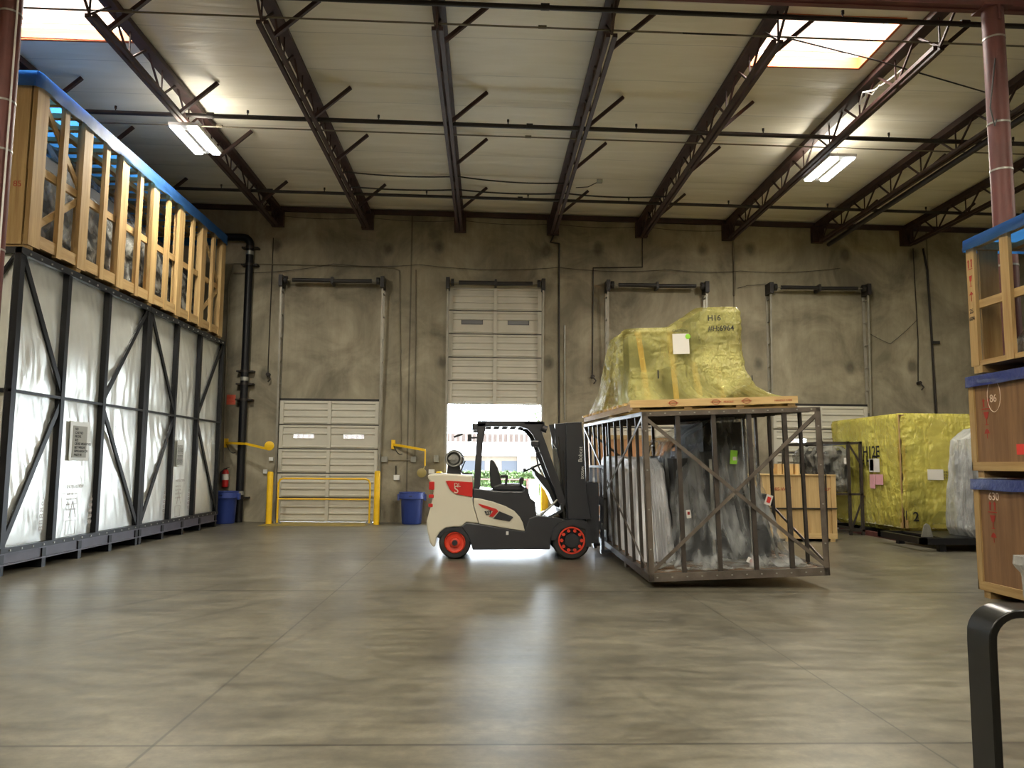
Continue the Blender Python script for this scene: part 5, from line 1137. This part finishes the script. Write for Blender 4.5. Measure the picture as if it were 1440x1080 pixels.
# small steel frame with wrapped machine
fx0, fy0, fy1 = on(1146, 700, Y=18.3).x, 17.9, 20.3; fx1 = on(1275, 752, Z=.16).x + .12 - .17
ft = on(1146, 621, Y=18.3).z
sf = thing('small_steel_frame', 'low dark steel frame between the pale crate and the yellow box', 'steel frame', ((fx0 + fx1) / 2, 19, 0))
for x in (fx0, fx0 + .62, fx1 - .06):
    for y in (fy0, fy1 - .06): MB().box(x, x + .06, y, y + .06, .0, ft).build('post', M['fdark'], sf)
for z in (.08, ft - .06, .9):
    for y in (fy0, fy1 - .06): MB().box(fx0, fx1, y, y + .05, z, z + .05).build('rail', M['fdark'], sf)
for x in (fx0, fx1 - .06):
    for z in (.08, ft - .06): MB().box(x, x + .05, fy0, fy1, z, z + .05).build('rail', M['fdark'], sf)
MB().bar((fx0 + .65, fy0, .1), (fx1, fy0, .9), .04, .02, (0, 1, 0)).build('brace', M['fdark'], sf); MB().bar((fx0 + .65, fy0, ft - .05), (fx1, fy0, ft - .6), .04, .02, (0, 1, 0)).build('brace', M['fdark'], sf)
w2 = thing('wrapped_machine', 'dark machine in clear film inside the low steel frame', 'machine', ((fx0 + fx1) / 2, 19, .9))
MB().box(fx0 + .35, fx1 - .1, fy0 + .4, fy1 - .3, .97, ft - .2).build('body', M['mach'], w2)
drape(.955, lambda x, y: ft - .1, [(0, fx0 + .45, fx1 - .12, fy0 + .35, fy1 - .2), (.15, fx0 + .25, fx1 - .1, fy0 + .2, fy1 - .15), (.8, fx0 + .15, fx1 - .1, fy0 + .2, fy1 - .15), (1, fx0 + .3, fx1 - .2, fy0 + .4, fy1 - .3)], nu=120, amp=.03, seed=41.).build('film', M['cfilm2'], w2, smooth=True)
q = on(1190, 648, Y=fy0 + .14); MB().box(q.x - .06, q.x + .06, q.y - .02, q.y - .01, q.z - .07, q.z + .07).build('tag', M['paper'], w2)

# big yellow-wrapped box
bx0, by0, bz0 = on(1275, 752, Z=.16).x + .12, 16.55, .16; by1 = 19.9
bx1 = bx0 + 2.6; bzt = on(1275, 581, Y=by0).z
M['cartonW'] = mat('pale_carton', (206, 204, 184), .7, var=.06)
yb = thing('yellow_wrapped_box', 'big box-shaped load in yellow film at right, marked 1 and 2', 'package', ((bx0 + bx1) / 2, (by0 + by1) / 2, bz0))
MB().box(bx0 + .04, bx1 - .04, by0 + .04, by1 - .04, bz0 + .1, bzt - .04).build('carton', M['cartonW'], yb)
pn = MB()
for (u0, u1, z0, z1) in ((.10, .48, 1.85, 2.36), (.15, .50, .75, 1.25), (.30, 1.1, .35, .62)): pn.box(bx0 + u0, bx0 + u1, by0 + .015, by0 + .045, z0, z1)
for (v0, v1, z0, z1) in ((2.4, 2.9, 1.95, 2.2), (2.4, 2.9, 1.6, 1.9), (.5, .9, 1.1, 1.3), (2.5, 2.8, 1.3, 1.45)): pn.box(bx0 + .015, bx0 + .045, by0 + v0, by0 + v1, z0, z1)
pn.build('dark_panel', M['machG'], yb)
MB().box(bx0 + .02, bx0 + .05, by0 + .01, by0 + .14, bz0 + .1, bzt - .03).box(bx0, bx0 + .12, by0 + .01, by0 + .04, bz0 + .1, bzt - .03).build('corner_batten', M['pineZ'], yb)
drape(bz0, lambda x, y: bzt, [(0, bx0 + .12, bx1 - .1, by0 + .1, by1 - .1), (.05, bx0 + .03, bx1, by0 + .02, by1), (.12, bx0, bx1, by0, by1), (.97, bx0 + .0, bx1, by0 + .0, by1), (1, bx0 + .03, bx1 - .03, by0 + .03, by1 - .03)], nu=640, nv=110, amp=.008, seed=51., freq=16, round_=40, cre=.035).build('yellow_film', M['yfilm2'], yb, smooth=True)
def btxt(s, size, px, py, face='front', mt='ink'):
    if face == 'front': q = on(px, py, Y=by0 - .03); return text('handwriting', s, size, (q.x, by0 - .03, q.z), (1, 0, 0), (0, 0, 1), M[mt], yb)
    q = on(px, py, X=bx0 - .03); return text('handwriting', s, size, (bx0 - .03, q.y, q.z), (0, -1, 0), (0, 0, 1), M[mt], yb)
btxt('2', .28, 1284, 733); btxt('1', .28, 1272.5, 731, 'side'); btxt('H12E', .36, 1213, 643, 'side'); btxt('# H12', .32, 1210, 655, 'side')
def bcard(px0, py0, px1, py1, mt, side=True, name='paper_label'):
    if side:
        a, b = on(px0, py0, X=bx0 - .03), on(px1, py1, X=bx0 - .03); MB().box(bx0 - .034, bx0 - .028, min(a.y, b.y), max(a.y, b.y), min(a.z, b.z), max(a.z, b.z)).build(name, M[mt], yb)
    else:
        a, b = on(px0, py0, Y=by0 - .03), on(px1, py1, Y=by0 - .03); MB().box(a.x, b.x, by0 - .034, by0 - .028, b.z, a.z).build(name, M[mt], yb)
bcard(1222, 645, 1237, 664, 'paper'); bcard(1223, 646, 1229, 662, 'greyP', name='print'); bcard(1223, 667, 1231, 687, 'pink'); bcard(1231, 667, 1242, 682, 'pink'); bcard(1304, 660, 1327, 675, 'paper', False)
for i in range(3): btxt('WEIGHT 3500 KG', .06, 1305, 665 + i * 4)
pt = thing('steel_pallet', 'low red and white steel skid under the yellow-wrapped box', 'pallet', ((bx0 + bx1) / 2, 18, 0))
m = MB().box(bx0 - .14, bx0 - .04, by0 - .1, by1, 0, .10).box(bx0 - .14, bx1, by0 - .12, by0 - .02, .0, .07); m.build('rail', M['girder'], pt)
for y in (by0 + .3, by0 + 1.6, by0 + 2.9): MB().box(bx0 - .12, bx1, y, y + .12, 0.0, .16).build('bearer', M['black'], pt)
for y in (by0 + .1, by1 - .6): MB().box(bx0 - .146, bx0 - .03, y, y + .5, -.0 + .02, .105).build('white_section', M['white'], pt)

# milky wrapped machine on black skid
mx0 = on(1331, 745, Y=14.6).x; mx1 = mx0 + 1.5
bs = thing('black_skid', 'low black steel skid with a lifting eye, carrying the milky wrapped machine', 'skid', ((mx0 + mx1) / 2, 15.3, 0))
MB().box(mx0 - .55, mx1, 14.45, 14.57, .13, .25).box(mx0 - .55, mx1, 16.0, 16.12, .13, .25).box(mx0 - .55, mx0 - .45, 14.45, 16.1, .13, .25).box(mx0 - .1, mx1, 14.5, 16.1, .21, .25).build('frame', M['black'], bs)
for x in (mx0 - .2, mx1 - .2):
    for y in (14.5, 15.95): MB().box(x, x + .12, y, y + .12, 0, .13).build('foot', M['black'], bs)
MB().prism([(mx0 - .42, .25), (mx0 - .20, .25), (mx0 - .26, .47), (mx0 - .31, .50), (mx0 - .36, .47)], 'Y', 14.7, 14.73).build('lifting_eye', M['galv'], bs)
w3 = thing('wrapped_machine', 'tall machine under milky film behind the right crate stack', 'machine', ((mx0 + mx1) / 2, 15.3, .255))
wx = mx0 + .44
MB().box(wx + .2, wx + 1.2, 14.75, 15.3, .26, 1.9).build('body', M['mach'], w3)
MB().bar((wx + .12, 14.68, .3), (wx + .16, 14.72, 1.7), .05, .05).bar((wx + .3, 14.66, .3), (wx + .7, 14.66, 1.3), .05, .05).build('strut', M['black'], w3)
mzt = on(1341, 618, Y=15.0).z
drape(.255, lambda x, y: mzt + .22 * max(0, min(1, (x - wx - .15) / .3)), [(0, wx + .05, wx + 1.3, 14.42, 15.45), (.08, wx - .04, wx + 1.3, 14.45, 15.42), (.3, wx - .02, wx + 1.25, 14.55, 15.4), (.7, wx + .06, wx + 1.2, 14.62, 15.38), (1, wx + .12, wx + 1.15, 14.68, 15.35)], nu=180, nv=44, amp=.03, seed=61., freq=12, round_=6).build('film', M['wfilm'], w3, smooth=True)

# ------------------------------------------------------------------ outside the open door
M['asph'] = mat('pale_paving', (186, 184, 178), .8, var=.08, scale=1.5)
M['hedge'] = mat('hedge_leaf', (58, 76, 30), .6, var=.35, scale=3, bump=.3)
M['bwhite'] = mat('white_render', (232, 228, 220), .8, var=.03); M['btan'] = mat('tan_render', (84, 74, 62), .8, var=.05)
M['bbrown'] = mat('brown_ribbed_sheet', (60, 46, 38), .7, var=.05); M['brib'] = mat('rib_paint', (78, 66, 55), .7); M['bwin'] = mat('dark_glazing', (26, 31, 40), .6, var=.1); M['bark'] = mat('bark', (90, 72, 56), .8)
struct(MB().box(-60, 60, D + .2, 140, -.40, -.30).build('ground_outside', M['asph']))
by = 75.0
Z = lambda py: on(700, py, Y=by).z
bl = thing('building', 'pale low commercial building with a brown ribbed parapet, seen through the open door', 'building', (2, by + 5, -.3))
MB().box(-22, 30, by, by + 10, -.3, Z(641)).build('wall', M['btan'], bl)
MB().box(-22.3, 30.3, by - .5, by + 10, Z(641), Z(622)).build('fascia', M['bwhite'], bl)
MB().box(-22, 30, by - .2, by + 10, Z(622), Z(610)).build('parapet', M['bbrown'], bl)
rb = MB(); x = -22.
while x < 30: rb.box(x, x + .22, by - .34, by - .2, Z(622), Z(610)); x += .5
o = rb.build('parapet_rib', M['brib'], bl); o['kind'] = 'stuff'
for i in range(12):
    x = -18 + i * 3.9; MB().box(x, x + 2.3, by - .04, by + .02, Z(665), Z(648)).build('window', M['bwin'], bl)
for i in range(5):
    x = -16 + i * 9.5; MB().box(x, x + .9, by - .3, by, -.3, Z(641)).build('pilaster', M['bwhite'], bl)
def leaves(m, c, rx, ry, rz_, n, s=.09):
    for i in range(n):
        while True:
            p = Vector((random.uniform(-1, 1), random.uniform(-1, 1), random.uniform(-1, 1)))
            if p.length <= 1: break
        p = Vector((c[0] + p.x * rx, c[1] + p.y * ry, c[2] + p.z * rz_)); a, b, t = [Vector((random.gauss(0, 1), random.gauss(0, 1), random.gauss(0, 1))).normalized() * s * random.uniform(.6, 1.3) for _ in range(3)]
        m.add([p - a, p + b * .5, p + a, p - b * .5], [(0, 1, 2, 3)])
    return m
hy = 46.0; hz = lambda py: on(700, py, Y=hy).z
hd = thing('hedge', 'clipped green hedge outside the open door', 'hedge', (2, hy, -.3))
hm = MB().grid(120, 10, lambda u, v: (-12 + 28 * u, hy + .1 * noise.noise(Vector((u * 60, v * 5, 1))), -.3 + (hz(664) + .3) * v + .08 * noise.noise(Vector((u * 80, v, 7))))).grid(120, 4, lambda u, v: (-12 + 28 * u, hy + 1.2 * v, hz(664) + .08 * noise.noise(Vector((u * 80, 1, 7)))))
o = hm.build('inner_mass', M['hedge'], hd)
lf = MB()
for i in range(14000):
    x = random.uniform(-12, 16); z = random.uniform(-.3, hz(662)); p = Vector((x, hy - random.uniform(0, .25), z)); a = Vector((random.gauss(0, 1), random.gauss(0, 1), random.gauss(0, 1))).normalized() * .09; b = Vector((random.gauss(0, 1), random.gauss(0, 1), random.gauss(0, 1))).normalized() * .07
    lf.add([p - a, p + b, p + a, p - b], [(0, 1, 2, 3)])
o = lf.build('foliage', M['hedge'], hd); o['kind'] = 'stuff'
fr = thing('railing', 'thin brown railing in front of the hedge outside', 'railing', (2, 38, -.3)); rzp = on(700, 674, Y=38.0).z
MB().box(-10, 14, 37.97, 38.03, rzp - .03, rzp + .03).build('top_rail', M['girder'], fr)
for x in range(-10, 15, 3): MB().box(x - .03, x + .03, 37.97, 38.03, -.3, rzp).build('post', M['girder'], fr)
xq = on(744, 600, Y=50).x; lpz = on(744, 560, Y=50).z + 1
tag(MB().cyl((xq, 50, -.3), (xq, 50, lpz), .09, .06, n=12).box(xq - .5, xq + .1, 49.9, 50.1, lpz - .05, lpz + .05).build('light_pole', M['galv']), 'slender grey light pole outside the open door', 'pole')
q0, q1 = on(745, 675, Y=34), on(757, 699, Y=34)
tag(MB().box(q0.x, q1.x, 34, 34.8, -.3, q0.z).build('utility_cabinet', M['bwhite'], bevel=.02), 'white utility cabinet outside, seen through the forklift cab', 'cabinet')
tq = on(756, 586, Y=62)
tr = thing('tree', 'small pale tree rising behind the building at the right of the open door', 'tree', (tq.x + .8, 92, -.3))
s_ = 92 / 62; tc2 = Vector((tq.x * s_ + .3, 92, EYE + (tq.z - EYE) * s_))
MB().cyl((tc2.x + .8, 92, -.3), (tc2.x + .8, 92, tc2.z), .25, .12, n=10).build('trunk', M['bark'], tr)
o = leaves(MB(), (tc2.x + .8, 92, tc2.z), 1.6, 1.2, 1.3, 900, .16).build('crown', M['hedge'], tr); o['kind'] = 'stuff'
area('door_daylight', (DOORS[1][0] + 1.25, D + .25, 1.6), (2.4, 3.0), 0.001, rot=(math.radians(90), 0, 0))
bpy.data.lights['door_daylight'].cycles.is_portal = True
